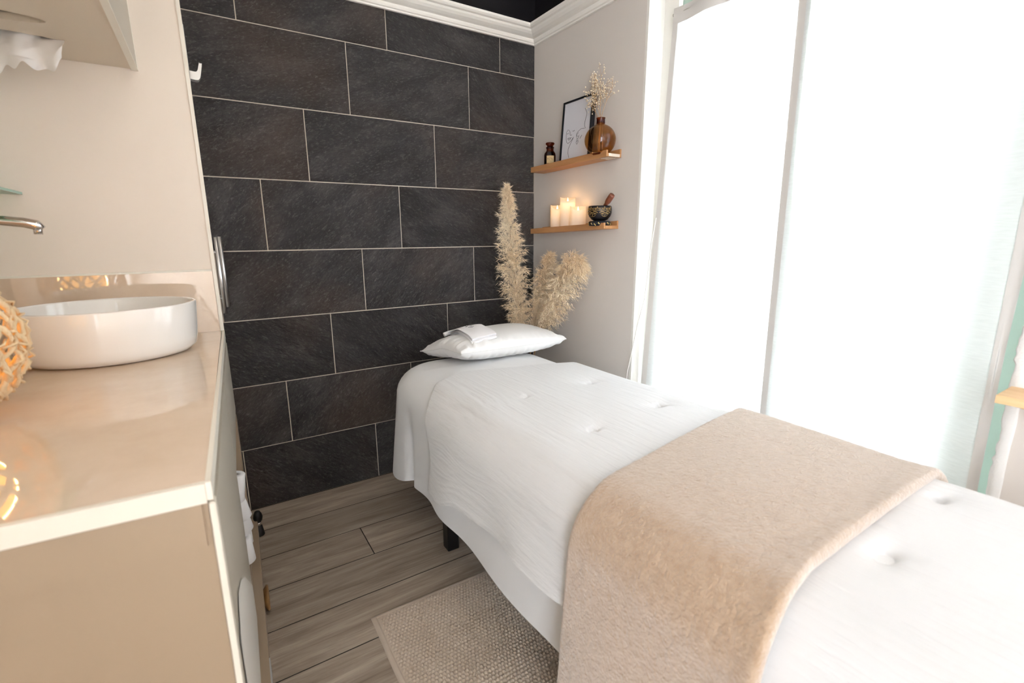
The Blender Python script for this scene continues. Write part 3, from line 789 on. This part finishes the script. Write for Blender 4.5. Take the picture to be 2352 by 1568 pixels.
# amber bud vase with dried sprigs
vy, vx = -.632, -.074
zv = zU(vy)
va = thing('amber_vase', 'round amber glass bud vase holding dried sprigs', 'vase', (vx, vy, zv))
pr = [(.030, .004)]
for a in np.linspace(-1.12, 1.28, 26): pr.append((.0715 * math.cos(a), .0655 + .0685 * math.sin(a)))
pr += [(.0195, .136), (.0185, .142), (.0185, .156), (.0205, .160)]
lathe('glass_body', pr, M['amber'], va, 48, caps=False)
lathe('thick_base', [(.001, .001), (.030, .001), (.034, .006), (.028, .010), (.001, .012)], M['amber_dark'], va, 40)
lathe('neck', [(.0200, .137), (.0192, .143), (.0192, .156), (.0212, .1605)], M['amber_dark'], va, 32, caps=False)
def sprig(idx, tip, bend, n_sub, nb, label, start):
    V0 = Vector((vx, vy, zv)); rnd = random.Random(idx * 13 + 5)
    p0 = V0 + Vector((start[0], start[1], .012)); p1 = V0 + Vector((start[0] * .3, start[1] * .3, .15)); p3 = V0 + Vector(tip)
    p2 = p1 + (p3 - p1) * .5 + Vector(bend)
    main = [p0.lerp(p1, i / 4) for i in range(4)] + [((1 - t) ** 2) * p1 + 2 * t * (1 - t) * p2 + t * t * p3 for t in np.linspace(0, 1, 12).tolist()]
    t = thing('dried_sprig', label, 'dried flower', tuple(p0), 'dried sprigs in the amber vase')
    st, bl = [tube_data(main, [.0014 - .0008 * i / 15 for i in range(16)], 5)], []
    def bloom(c, r):
        bm = bmesh.new(); bmesh.ops.create_icosphere(bm, subdivisions=1, radius=r, matrix=Matrix.Translation(c))
        bl.append(([tuple(v.co) for v in bm.verts], [tuple(v.index for v in f.verts) for f in bm.faces])); bm.free()
    for k in range(n_sub):
        i = rnd.randint(7, 15); a = main[i]
        d = Vector((rnd.uniform(-.8, .25), rnd.uniform(-1, 1), rnd.uniform(.4, 1.2))).normalized() * rnd.uniform(.02, .055)
        e = a + d; e.x = min(e.x, -.008); st.append(tube_data([a, a + d * .5 + Vector((0, 0, .003)), e], .0005, 4))
        for q in range(nb):
            c = e + Vector((rnd.gauss(0, .007), rnd.gauss(0, .009), rnd.gauss(0, .009))); c.x = min(c.x, -.006)
            st.append(tube_data([e, c], .0003, 3)); bloom(c, rnd.uniform(.0016, .0034))
    Vv, Ff = merge(st); a_ = obj('stem', Vv, Ff, M['straw'])
    Vv, Ff = merge(bl); c_ = obj('blooms', Vv, Ff, M['bloom']); c_['kind'] = 'stuff'
    reparent(t, a_, c_)
sprig(1, (.02, .07, .335), (0, .02, 0), 26, 7, 'dried white sprig leaning over the picture frame corner', (.006, -.012))
sprig(2, (.02, .03, .345), (0, 0, .02), 15, 6, 'tallest straight dried sprig in the middle of the amber vase', (-.006, .008))
sprig(3, (.02, -.045, .27), (0, .01, .02), 11, 5, 'short dried sprig with few blooms leaning to the window side', (.006, .01))
sprig(4, (.02, .065, .26), (-.01, .03, 0), 12, 5, 'low dried sprig with small blooms between frame and vase', (-.01, -.004))
# candles
def candle(y, x, h, r, label, wat):
    z = zL(y); t = thing('led_candle', label, 'candle', (x, y, z), 'flameless pillar candles on the lower ledge')
    n = 40; V, F = [], []
    def rim(a): return h - .021 * max(0., math.cos(a - 4.03)) ** 1.4 + .001 * math.sin(3 * a)
    ringz = [0, .02, h * .4, h * .7, h * .78]
    rows = []
    for zz_ in ringz: rows.append([(r * math.cos(2 * PI * j / n), r * math.sin(2 * PI * j / n), zz_) for j in range(n)])
    rows.append([(r * math.cos(2 * PI * j / n), r * math.sin(2 * PI * j / n), rim(2 * PI * j / n)) for j in range(n)])
    rows.append([((r - .004) * math.cos(2 * PI * j / n), (r - .004) * math.sin(2 * PI * j / n), rim(2 * PI * j / n) - .001) for j in range(n)])
    rows.append([((r - .006) * math.cos(2 * PI * j / n), (r - .006) * math.sin(2 * PI * j / n), h - .030) for j in range(n)])
    rows.append([((r * .3) * math.cos(2 * PI * j / n), (r * .3) * math.sin(2 * PI * j / n), h - .033) for j in range(n)])
    for rw in rows: V += rw
    for i in range(len(rows) - 1):
        for j in range(n): F.append((i * n + j, i * n + (j + 1) % n, (i + 1) * n + (j + 1) % n, (i + 1) * n + j))
    F.append(tuple(range(n))[::-1]); F.append(tuple((len(rows) - 1) * n + j for j in range(n)))
    obj('wax', V, F, M['wax'], t, True)
    lathe('flame', [(.001, h - .033), (.0042, h - .028), (.0048, h - .021), (.003, h - .011), (.0008, h - .002)], M['flame'], t, 14)
    lamp('glow_top', (-.004, -.006, h + .002), wat, (1, .55, .2), .006, t)
    lamp('glow_inside', (0, 0, h * .74), wat * .9, (1, .62, .28), .012, t)
candle(-.283, -.046, .128, .036, 'middle height glowing pillar candle nearest the slate wall', .06)
candle(-.368, -.044, .160, .0395, 'tallest glowing pillar candle between the two others', .06)
candle(-.458, -.049, .108, .040, 'shortest glowing pillar candle beside the singing bowl', .075)
# singing bowl, cushion, mallet
sy, sx_ = -.632, -.062; zc = zL(sy)
cu = thing('bowl_cushion', 'dark brocade ring cushion with gold pattern under the singing bowl', 'cushion', (sx_, sy, zc))
lathe('ring_pad', [(.012, .004), (.03, .001), (.046, .002), (.0535, .010), (.0535, .016), (.046, .024), (.030, .025), (.012, .018)], M['brocade'], cu, 48)
parts = []
rc = random.Random(4)
for k in range(16):
    a = 2 * PI * k / 16 + rc.uniform(-.1, .1); da = rc.uniform(.08, .15); z0 = rc.uniform(.006, .014)
    vs, fs = [], []
    for i in range(7):
        aa = a + da * (i / 6 - .5) * 2; hh = .0045 * math.sin(PI * i / 6)
        for s_ in (-1, 1):
            zz_ = z0 + s_ * hh * .8 + .003 * math.sin(i); rr_ = .0541 if .008 < zz_ < .018 else .0525
            vs.append((rr_ * math.cos(aa), rr_ * math.sin(aa), zz_))
    for i in range(6): fs.append((2 * i, 2 * i + 2, 2 * i + 3, 2 * i + 1))
    parts.append((vs, fs))
V_, F_ = merge(parts); obj('gold_pattern', V_, F_, M['brocade_gold'], cu)
zb_ = zc + .0235
sb = thing('singing_bowl', 'black singing bowl with gold script on the lower ledge', 'bowl', (sx_, sy, zb_))
BR = [(.001, 0), (.024, .0005), (.038, .008), (.050, .022), (.056, .038), (.0565, .052), (.0545, .066), (.0525, .070), (.0505, .068), (.052, .052), (.050, .036), (.042, .018), (.025, .008), (.001, .007)]
lathe('bowl_shell', BR, M['bronze'], sb, 56)
def brad(z): return np.interp(z, [p[1] for p in BR[:8]], [p[0] for p in BR[:8]]) + .0004
parts = []
def gstroke(pts, r_=.0007): parts.append(tube_data([(brad(z) * math.cos(a), brad(z) * math.sin(a), z) for a, z in pts], r_, 5))
rg = random.Random(11)
for k in range(26):                                           # script band
    a = PI + (k - 13) * .155
    kind = k % 4
    gstroke([(a - .06, .0585), (a + .06, .0587)], .0008)
    gstroke([(a - .03, .0585), (a - .035, .054), (a - .01, .0515), (a + .01, .054)], .0008)
    if kind in (0, 2): gstroke([(a + .03, .0585), (a + .035, .0525), (a + .06, .051)], .0007)
    if kind == 1: gstroke([(a, .0585), (a - .03, .062), (a, .0655), (a + .03, .063), (a + .02, .060)], .0008)
    if kind == 3: gstroke([(a, .0515), (a + .01, .047), (a - .01, .0455)], .0007)
gstroke([(PI + t, .0475) for t in np.linspace(-2.0, 2.0, 50)], .0007)
for c in (PI + .15, PI - 1.0, PI + 1.3):                          # brows and eyes
    for sg in (-1, 1):
        gstroke([(c + sg * x, z) for x, z in ((.02, .036), (.12, .0405), (.26, .043), (.40, .0405), (.52, .0365))], .0015)
        gstroke([(c + sg * x, z) for x, z in ((.10, .033), (.20, .0355), (.32, .0352), (.40, .032), (.28, .0305), (.16, .031), (.10, .033))], .0007)
        gstroke([(c + sg * x, z) for x, z in ((.22, .0335), (.27, .0335))], .0013)
    gstroke([(c, .033), (c + .03, .029), (c - .02, .026), (c, .023)], .0008)
    gstroke([(c + x, z) for x, z in ((-.3, .026), (-.15, .0215), (0, .020), (.15, .0215), (.3, .026))], .0007)
V_, F_ = merge(parts); obj('gold_script', V_, F_, M['gold'], sb, True)
ma = thing('bowl_mallet', 'reddish wooden mallet leaning out of the singing bowl', 'mallet', (sx_, sy, zb_ + .012))
d0 = Vector((0, .016, .006)); d1 = Vector((-.005, -.085, .103))
tube('stick', [d0.lerp(d1, t) for t in (0, .30, .5, .62, .66, .74, .95, 1.0)], [.0085, .0085, .0085, .009, .0115, .0135, .0135, .0125], M['mallet'], ma, 16)

# ================================================================== PAMPAS GRASS
def pampas(idx, pts, lens, width, n_br, label):
    """plume along a curved axis built from drooping branchlets of fine fibres"""
    rg_ = np.random.default_rng(100 + idx); P0 = [Vector(p) for p in pts]
    def axis(t):
        m = len(P0) - 1; f = min(max(t, 0), .9999) * m; i = int(f); f -= i
        a, b, c, d = P0[max(i - 1, 0)], P0[i], P0[i + 1], P0[min(i + 2, m)]
        return .5 * ((2 * b) + (c - a) * f + (2 * a - 5 * b + 4 * c - d) * f * f + (3 * b - a - 3 * c + d) * f ** 3)
    ts = lens
    t = thing('pampas_plume', label, 'dried grass', tuple(P0[0]), 'pampas plumes in the corner')
    stem = [axis(k / 30) for k in range(31)]
    so = tube('stem', stem, [.0045 - .0035 * k / 30 for k in range(31)], M['straw'])
    Vs, Fs = [], []
    for b in range(n_br):
        tt = ts + (1 - ts) * (b + rg_.random()) / n_br
        s = (tt - ts) / (1 - ts)
        wid = width * (np.sin(PI * min(s * .86 + .13, 1)) ** .8) * (.9 if s < .8 else .9)
        o = np.array(axis(tt)); tg = np.array((axis(min(tt + .02, 1)) - axis(tt - .02)).normalized())
        ang = rg_.random() * 2 * PI; e1 = np.cross(tg, [.31, .2, .9]); e1 /= np.linalg.norm(e1); e2 = np.cross(tg, e1)
        rad = e1 * math.cos(ang) + e2 * math.sin(ang)
        ln = (.055 + .095 * (1 - s)) * (.7 + .6 * rg_.random())
        out = wid * (.5 + .7 * rg_.random())
        # branchlet axis: rises along the stem then droops outward
        nseg = 6
        k = np.linspace(0, 1, nseg)[:, None]
        bx = o + tg * ln * k * 1.1 + rad * out * k ** 1.15 + np.array([0, 0, -1.]) * (.045 + .04 * (1 - s)) * (1 - .4 * s) * k ** 2.6
        for f in range(30):
            q = rg_.random() ** .8; j = q * (nseg - 1); i = min(int(j), nseg - 2); w_ = j - i
            base = bx[i] * (1 - w_) + bx[i + 1] * w_; bd = bx[i + 1] - bx[i]; bd = bd / np.linalg.norm(bd)
            rnd = rg_.normal(size=3); rnd -= bd * rnd.dot(bd); rnd /= np.linalg.norm(rnd)
            L_ = .011 + .016 * rg_.random()
            dr = bd * .75 + rnd * .75; mid = base + dr * L_ * .5; end = base + dr * L_ + bd * L_ * .25 + np.array([0, 0, -.004])
            side = np.cross(dr, rg_.normal(size=3)); side = side / np.linalg.norm(side) * .0008
            n0 = len(Vs)
            Vs += [base - side, base + side, mid + side * .9, mid - side * .9, end]
            Fs += [(n0, n0 + 1, n0 + 2, n0 + 3), (n0 + 3, n0 + 2, n0 + 4)]
    Vs = np.array(Vs); Vs[:, 0] = np.minimum(Vs[:, 0], -.006); Vs[:, 1] = np.minimum(Vs[:, 1], -.006)
    me = bpy.data.meshes.new('plume'); me.from_pydata(Vs.tolist(), [], Fs); me.update(); me.materials.append(M['pampas'])
    po = bpy.data.objects.new('plume', me); C.objects.link(po); po['kind'] = 'stuff'
    reparent(t, so, po)
VX, VY = -.125, -.125
pampas(1, [(VX, VY, .05), (-.15, -.13, .45), (-.205, -.165, .80), (-.27, -.185, 1.15), (-.31, -.2, 1.475)], .38, .088, 620, 'tall upright cream pampas plume in front of the slate tiles')
pampas(2, [(VX + .01, VY, .05), (-.13, -.14, .45), (-.13, -.19, .75), (-.11, -.245, .97), (-.09, -.27, 1.13)], .42, .080, 420, 'short pampas plume between the tall and the arching one')
pampas(3, [(VX, VY - .01, .05), (-.13, -.15, .42), (-.135, -.25, .72), (-.125, -.38, .95), (-.115, -.465, 1.09), (-.115, -.515, 1.12)], .38, .100, 620, 'pampas plume arching sideways in front of the greige wall')
tag(lathe('floor_vase', [(.06, 0), (.085, .02), (.10, .12), (.085, .26), (.055, .36), (.05, .42), (.056, .44), (.045, .44), (.04, .36), (.07, .25), (.085, .12), (.07, .03), (.001, .02)], M['ceramic_vase'], None, 40, (VX, VY, .0)),
    'sand coloured floor vase in the corner holding the pampas plumes', 'vase')

# cable beside the curtain
tag(tube('cable', [(-.004, -.925, 1.34), (-.012, -.915, 1.23), (-.012, -.903, 1.08), (-.012, -.892, .98), (-.012, -.860, .86), (-.012, -.835, .74), (-.012, -.808, .61), (-.006, -.79, .3), (-.006, -.78, .02)], .0024, M['cord'], None, 8),
    'thin white cable hanging beside the curtain jamb', 'cable')
# right-hand wooden shelf
ws = thing('wall_shelf', 'pale wooden board shelf on the greige wall right of the window', 'shelf', (0, -2.45, .873))
box('board', -.13, -.006, -.35, .347, 0, .020, M['oak_pale'], ws, .001, 1)
box('batten', -.018, -.001, -.33, .32, -.03, 0, M['oak_pale'], ws, .001, 1)

# ================================================================== VANITY ON THE LEFT
O = Vector((-1.722, -1.59, 0)); fdir = Vector((.0535, .9986, 0)); ldir = Vector((-.9986, .0535, 0))
def W2(l, u): p = O + ldir * l + fdir * u; return (p.x, p.y)
CT = .905
def vbox(name, l0, l1, u0, u1, z0, z1, mat, parent=None, bev=0.):
    return prism(name, [W2(l0, u0), W2(l1, u0), W2(l1, u1), W2(l0, u1)], z0, z1, mat, parent, bev)
# worktop with edge profiles
tp_ = thing('worktop', 'glossy beige marble worktop with white edge profile carrying the basin', 'worktop', (-2.05, -.9, .87))
slab_ = prism('slab', [(-1.7245, -1.582), (XL + .002, -1.545), (XL + .002, PY - .012), (-1.6545, PY - .012)], .878, CT, M['marble'])
e1 = vbox('edge_profile', -.004, .004, 0.0, 1.385, .876, CT + .0015, M['edge'])
e2 = vbox('edge_profile', .0041, .69, -.004, .006, .874, CT + .0012, M['edge'])
reparent(tp_, slab_, e1, e2)
sp = thing('splashback', 'beige marble splashback strip with white top edge behind the basin', 'splashback', (-2.0, PY, CT))
s1 = box('slab', XL + .002, -1.659, PY - .010, PY - .0005, CT, 1.140, M['marble']); s2 = box('top_edge', XL + .002, -1.659, PY - .0115, PY - .0005, 1.140, 1.147, M['edge'])
reparent(sp, s1, s2)
vn = thing('vanity_cabinet', 'beige lacquered vanity cabinet under the worktop with open roll niche', 'cabinet', (-2.0, -.9, 0))
parts = [vbox('end_panel', .004, .66, .004, .024, .07, .872, M['lacquer']),
         vbox('edge_strip', -.006, .003, -.002, .024, .06, .872, M['edge'], None, .002),
         vbox('top_rail', .012, .66, -.001, .004, .80, .872, M['lacquer']),
         vbox('door', -.006, .003, .030, .735, .10, .862, M['lacq_grey'], None, .0015),
         vbox('carcass', .006, .66, .03, .745, .08, .86, M['lacquer']),
         vbox('niche_back', .30, .32, .75, 1.36, .08, .86, M['lacquer']),
         vbox('niche_floor', .0, .30, .75, 1.36, .08, .10, M['lacquer']),
         vbox('niche_shelf', .0, .30, .75, 1.36, .56, .58, M['lacquer']),
         vbox('drawer_front', -.006, .003, .742, 1.36, .585, .862, M['lacq_grey'], None, .0015),
         vbox('end_stile', -.006, .3, 1.27, 1.36, .10, .56, M['lacquer']),
         vbox('plinth', -.030, .30, .28, 1.365, .0, .075, M['lacquer']),
         vbox('plinth_strip', -.033, -.030, .28, .56, .012, .070, M['grille'])]
kn = tube('knob', [(*W2(-.030, .865), .045), (*W2(-.040, .865), .045), (*W2(-.046, .865), .045)], [.03, .043, .04], M['wood_knob'], None, 24); parts.append(kn)
# white film hanging loose on the lower door
vs, fs = [], []
top = [(.045, .58), (.14, .60), (.25, .55), (.40, .46), (.55, .34), (.70, .22)]
for (u, z) in top:
    j_ = random.uniform(-.006, .006)
    for zz_ in (z + j_, .11):
        x, y = W2(-.0085, u); vs.append((x, y, zz_))
for i in range(len(top) - 1): fs.append((2 * i, 2 * i + 2, 2 * i + 3, 2 * i + 1))
parts.append(obj('white_film', vs, fs, M['white_paint']))
reparent(vn, *parts)
# paper rolls in the niche
proll = pmat('white_roll_paper', (246, 246, 248), .95)
core_m = pmat('roll_core', (214, 208, 202), .9)
roll_spots = [(1.02, .405, 1.25, .2, 'topmost white paper roll tilted at the niche of the vanity'), (1.03, .325, PI / 2, .0, 'second white paper roll from the top in the vanity niche'),
              (1.05, .262, PI / 2, .3, 'third white paper roll from the top in the vanity niche'), (1.06, .205, 1.4, .1, 'fourth white paper roll from the top in the vanity niche'), (1.03, .150, 1.45, .25, 'lowest white paper roll in the vanity niche')]
for (u, z, tilt, yaw_, lb) in roll_spots:
    x, y = W2(.018, u)
    t = thing('paper_roll', lb, 'paper roll', (x, y, z), 'paper rolls in the vanity niche')
    t.rotation_euler = (0, -tilt + PI / 2 - .2, yaw_)
    lathe('roll', [(.012, -.05), (.030, -.05), (.032, -.048), (.032, .048), (.030, .05), (.012, .05), (.012, -.05)], proll, t, 28, caps=False)
    lathe('core', [(.0118, -.049), (.0118, .049)], core_m, t, 20, caps=False)
# basin
bs = lathe('basin', [(.001, 0), (.80, 0), (.88, .006), (.945, .022), (.965, .045), (.985, .10), (1.0, .156), (.995, .160), (.965, .160), (.955, .155), (.93, .09), (.88, .04), (.74, .022), (.001, .018)],
           M['ceramic'], None, 80, (-1.955, -.478, CT + .0005), .236, .205)
tag(bs, 'round white ceramic vessel basin standing on the worktop', 'basin')
# mixer tap at the left
tpx = thing('tap', 'chrome basin tap with arched spout reaching over the basin', 'tap', (-2.30, -.475, CT))
parts = [lathe('base_ring', [(.028, 0), (.028, .006), (.024, .01), (.001, .01)], M['chrome'], None, 32, (-2.30, -.475, CT)),
         tube('body', [(-2.30, -.475, CT + .008), (-2.30, -.475, 1.24), (-2.298, -.475, 1.28), (-2.285, -.475, 1.305)], .019, M['chrome'], None, 20),
         tube('spout', [(-2.295, -.475, 1.295), (-2.24, -.475, 1.318), (-2.16, -.475, 1.318), (-2.10, -.475, 1.312), (-2.075, -.475, 1.305), (-2.066, -.475, 1.293)], [.014, .014, .013, .0145, .0155, .013], M['chrome'], None, 20),
         tube('aerator', [(-2.073, -.475, 1.302), (-2.0745, -.475, 1.279)], .0105, M['chrome'], None, 18),
         tube('lever', [(-2.31, -.475, 1.30), (-2.325, -.475, 1.35), (-2.30, -.475, 1.40)], [.010, .008, .006], M['chrome'], None, 12)]
reparent(tpx, *parts)
# glass shelf
gs = thing('glass_shelf', 'green edged glass shelf on the wall above the tap', 'shelf', (XL, -.7, 1.405))
g1 = box('glass_plate', XL + .001, -2.152, -1.2, PY - .001, 1.4055, 1.4125, M['shelf_glass']); g2 = box('front_edge', -2.152, -2.149, -1.2, PY - .001, 1.405, 1.413, M['glass_edge'])
reparent(gs, g1, g2)
for yy in (-.35, -1.05):
    k_ = tube('bracket', [(XL + .001, yy, 1.398), (XL + .05, yy, 1.398)], .007, M['chrome'], None, 12); reparent(gs, k_)

# wall cupboard with dispenser holes in its bottom board
wc = thing('wall_cupboard', 'beige wall cupboard with dispenser holes in its underside', 'cupboard', (-2.1, -.6, 1.826))
CZ = 1.826
def ell(cx, cy, a, b, n=28): return [(cx + a * math.cos(2 * PI * i / n), cy + b * math.sin(2 * PI * i / n)) for i in range(n)]
HOLES = [(-2.125, -.535, .165, .040), (-2.10, -.372, .148, .038)]
bm = bmesh.new()
outer = [(XL + .002, -1.15), (-1.826, -1.15), (-1.811, PY - .001), (XL + .002, PY - .001)]
es = []
def loop_edges(pts, z):
    vs_ = [bm.verts.new((x, y, z)) for x, y in pts]
    return vs_, [bm.edges.new((vs_[i], vs_[(i + 1) % len(vs_)])) for i in range(len(vs_))]
vo, eo = loop_edges(outer, CZ + .002); es += eo
walls = []
for h in HOLES:
    vh, eh = loop_edges(ell(*h), CZ + .002); es += eh; walls.append(vh)
bmesh.ops.triangle_fill(bm, use_beauty=True, edges=es)
for vh in walls:
    upv = [bm.verts.new((v.co.x, v.co.y, CZ + .02)) for v in vh]
    for i in range(len(vh)): bm.faces.new((vh[i], vh[(i + 1) % len(vh)], upv[(i + 1) % len(vh)], upv[i]))
parts = [bobj('bottom_board', bm, M['lacq_light'])]
parts.append(prism('inner_shelf', [(XL + .003, -1.148), (-1.829, -1.148), (-1.813, PY - .002), (XL + .003, PY - .002)], CZ + .13, CZ + .145, M['lacq_light']))
parts.append(prism('body', [(XL + .003, -1.149), (-1.829, -1.149), (-1.813, PY - .002), (XL + .003, PY - .002)], CZ + .30, 2.60, M['lacq_light']))
parts.append(prism('end_board', [(XL + .003, -1.150), (-1.828, -1.150), (-1.828, -1.134), (XL + .003, -1.134)], CZ + .002, CZ + .30, M['lacq_light']))
dd = prism('door', [(-1.8255, -1.15), (-1.808, -1.15), (-1.7935, -.205), (-1.8105, -.205)], CZ, 2.60, M['lacq_grey']); parts.append(dd)
parts.append(prism('door_edge', [(-1.8262, -1.15), (-1.8085, -1.15), (-1.7925, -.2035), (-1.811, -.2035)], CZ - .0022, CZ + .0006, M['edge']))
parts.append(prism('end_strip', [(-1.812, -.205), (-1.792, -.205), (-1.792, PY - .001), (-1.812, PY - .001)], CZ - .002, 2.60, M['edge']))
reparent(wc, *parts)
# tissue hanging from the rear hole
def tissue():
    n, m = 90, 40
    A, B = np.meshgrid(np.linspace(0, 1, n), np.linspace(0, 1, m), indexing='ij')
    X = -2.30 + .348 * A + .012 * np.sin(B * 5) * (A - .5)
    bulge = np.sin(PI * np.clip(B, 0, 1)) * .02
    Y = -.372 + .016 * np.sin(A * 24 + 1.2 * vnoise(B * 3, A * 4, 2)) * (.35 + .65 * B) + .012 * vnoise(A * 9, B * 3, 5) - bulge - .03 * B
    drop = .095 + .014 * vnoise(A * 6, A * 0, 8) - .05 * np.clip((A - .86) / .14, 0, 1) ** 2
    Z = CZ + .03 - (drop + .03) * B ** .9 + .009 * vnoise(A * 16, B * 7, 3) * B
    return np.stack([X, Y, Z], -1)
tag(gridobj('tissue', tissue(), M['tissue']), 'crumpled white tissue hanging out of the cupboard underside', 'tissue')
t2 = np.zeros((40, 10, 3)); A, B = np.meshgrid(np.linspace(0, 1, 40), np.linspace(0, 1, 10), indexing='ij')
t2[..., 0] = -2.27 + .235 * A; t2[..., 1] = -.570 + .012 * B + .004 * vnoise(A * 12, B * 2, 1); t2[..., 2] = CZ + .008 + .020 * B - .010 * (1 - B) * np.clip(1 - A, 0, 1) + .003 * vnoise(A * 10, B * 3, 6)
tag(gridobj('tissue', t2, M['tissue']), 'white tissue edge showing in the front hole of the cupboard', 'tissue')

# rope lantern
LC = Vector((-2.172, -1.03, CT + .158)); LR = .152
ln = thing('rope_lantern', 'round woven rope lantern glowing amber on the worktop', 'lantern', (LC.x, LC.y, CT))
parts = []; rl_ = random.Random(3)
for dirn in (1, -1):
    for k in range(18):
        pts = []
        for i in range(44):
            t = .06 + .88 * i / 43; th = PI * t; ph = 2 * PI * k / 18 + dirn * 2.1 * (t - .5) + .10 * math.sin(9 * t + k)
            r_ = LR + (.004 if ((i // 3 + k) % 2) else -.002) * dirn
            pts.append(LC + Vector((r_ * math.sin(th) * math.cos(ph), r_ * math.sin(th) * math.sin(ph), -r_ * .98 * math.cos(th) * -1)))
        parts.append(tube_data(pts, [.0052 + .0014 * math.sin(i * 1.9 + k) for i in range(44)], 7))
V_, F_ = merge(parts); weave = obj('rope_weave', V_, F_, M['jute'], None, True)
parts = []
for k in range(260):                                              # frayed loops on the surface
    a = rl_.random() * 2 * PI; zc_ = rl_.uniform(-.95, .95); rr_ = math.sqrt(1 - zc_ ** 2)
    d = Vector((rr_ * math.cos(a), rr_ * math.sin(a), zc_)); tg = d.orthogonal().normalized(); tg.rotate(Matrix.Rotation(rl_.random() * 6.28, 3, d))
    p = LC + d * LR; L_ = rl_.uniform(.012, .022)
    parts.append(tube_data([p - tg * L_, p + d * .012, p + tg * L_], .0027, 5))
V_, F_ = merge(parts); loops = obj('rope_loops', V_, F_, M['jute'], None, True); loops['kind'] = 'stuff'
ring_ = lathe('foot_ring', [(.055, .0005), (.065, .0005), (.065, .012), (.055, .012), (.055, .0005)], M['jute'], None, 32, (LC.x, LC.y, CT), caps=False)
glb = lathe('amber_globe', [(.085 * math.sin(a), -.085 * math.cos(a)) for a in np.linspace(.01, PI - .01, 20)], M['bulb'], None, 28, tuple(LC))
reparent(ln, weave, loops, ring_, glb)
lamp('lantern_light', (0, 0, .158), 6.5, (1, .58, .22), .09, ln)

# coat hook and towel bars on the side of the return wall
ck = thing('coat_hook', 'satin metal coat hook on the corner beside the dark tiles', 'hook', (RX + .002, -.11, 1.86))
hp = [(.0, .008), (.022, .006), (.026, .008), (.030, .014), (.038, .044), (.046, .038), (.038, .0), (.034, -.014), (.028, -.021), (.018, -.022), (.0, -.020)]
V_, F_ = [], []
for yy in (-.016, .016):
    for x, z in hp: V_.append((x, yy, z))
n = len(hp); F_ = [tuple(range(n)), tuple(range(n, 2 * n))[::-1]] + [(i, (i + 1) % n, n + (i + 1) % n, n + i) for i in range(n)]
obj('hook_arm', V_, F_, M['satin'], ck)
box('back_plate', 0, .003, -.016, .016, -.03, .16, M['satin'], ck)
box('tip', .0375, .0465, -.0162, .0162, .0375, .0465, M['rubber'], ck)
tb = thing('towel_bars', 'pair of upright aluminium bars on the corner beside the dark tiles', 'towel rail', (RX + .004, -.12, .97))
for (x, y, z0, z1) in ((.0105, -.055, .0, .298), (.027, .045, .012, .300)):
    tube('bar', [(x, y, z0), (x, y, z1)], .0072, M['alu'], tb, 20)
    for zz_ in (.06, .24): tube('standoff', [(-.002, y, zz_), (x, y, zz_)], .004, M['alu'], tb, 10)
# black furniture foot in the corner
ft = thing('furniture_foot', 'black foot with chrome collar on the floor by the slate wall', 'furniture foot', (-1.616, -.235, 0))
lathe('pad', [(.001, 0), (.019, 0), (.020, .004), (.013, .045), (.001, .045)], M['rubber'], ft, 20)
lathe('collar', [(.009, .045), (.011, .047), (.011, .060), (.009, .062), (.001, .062)], M['chrome'], ft, 18)
lathe('knuckle', [(.008, .062), (.016, .070), (.019, .085), (.016, .100), (.010, .112), (.001, .114)], M['rubber'], ft, 20)
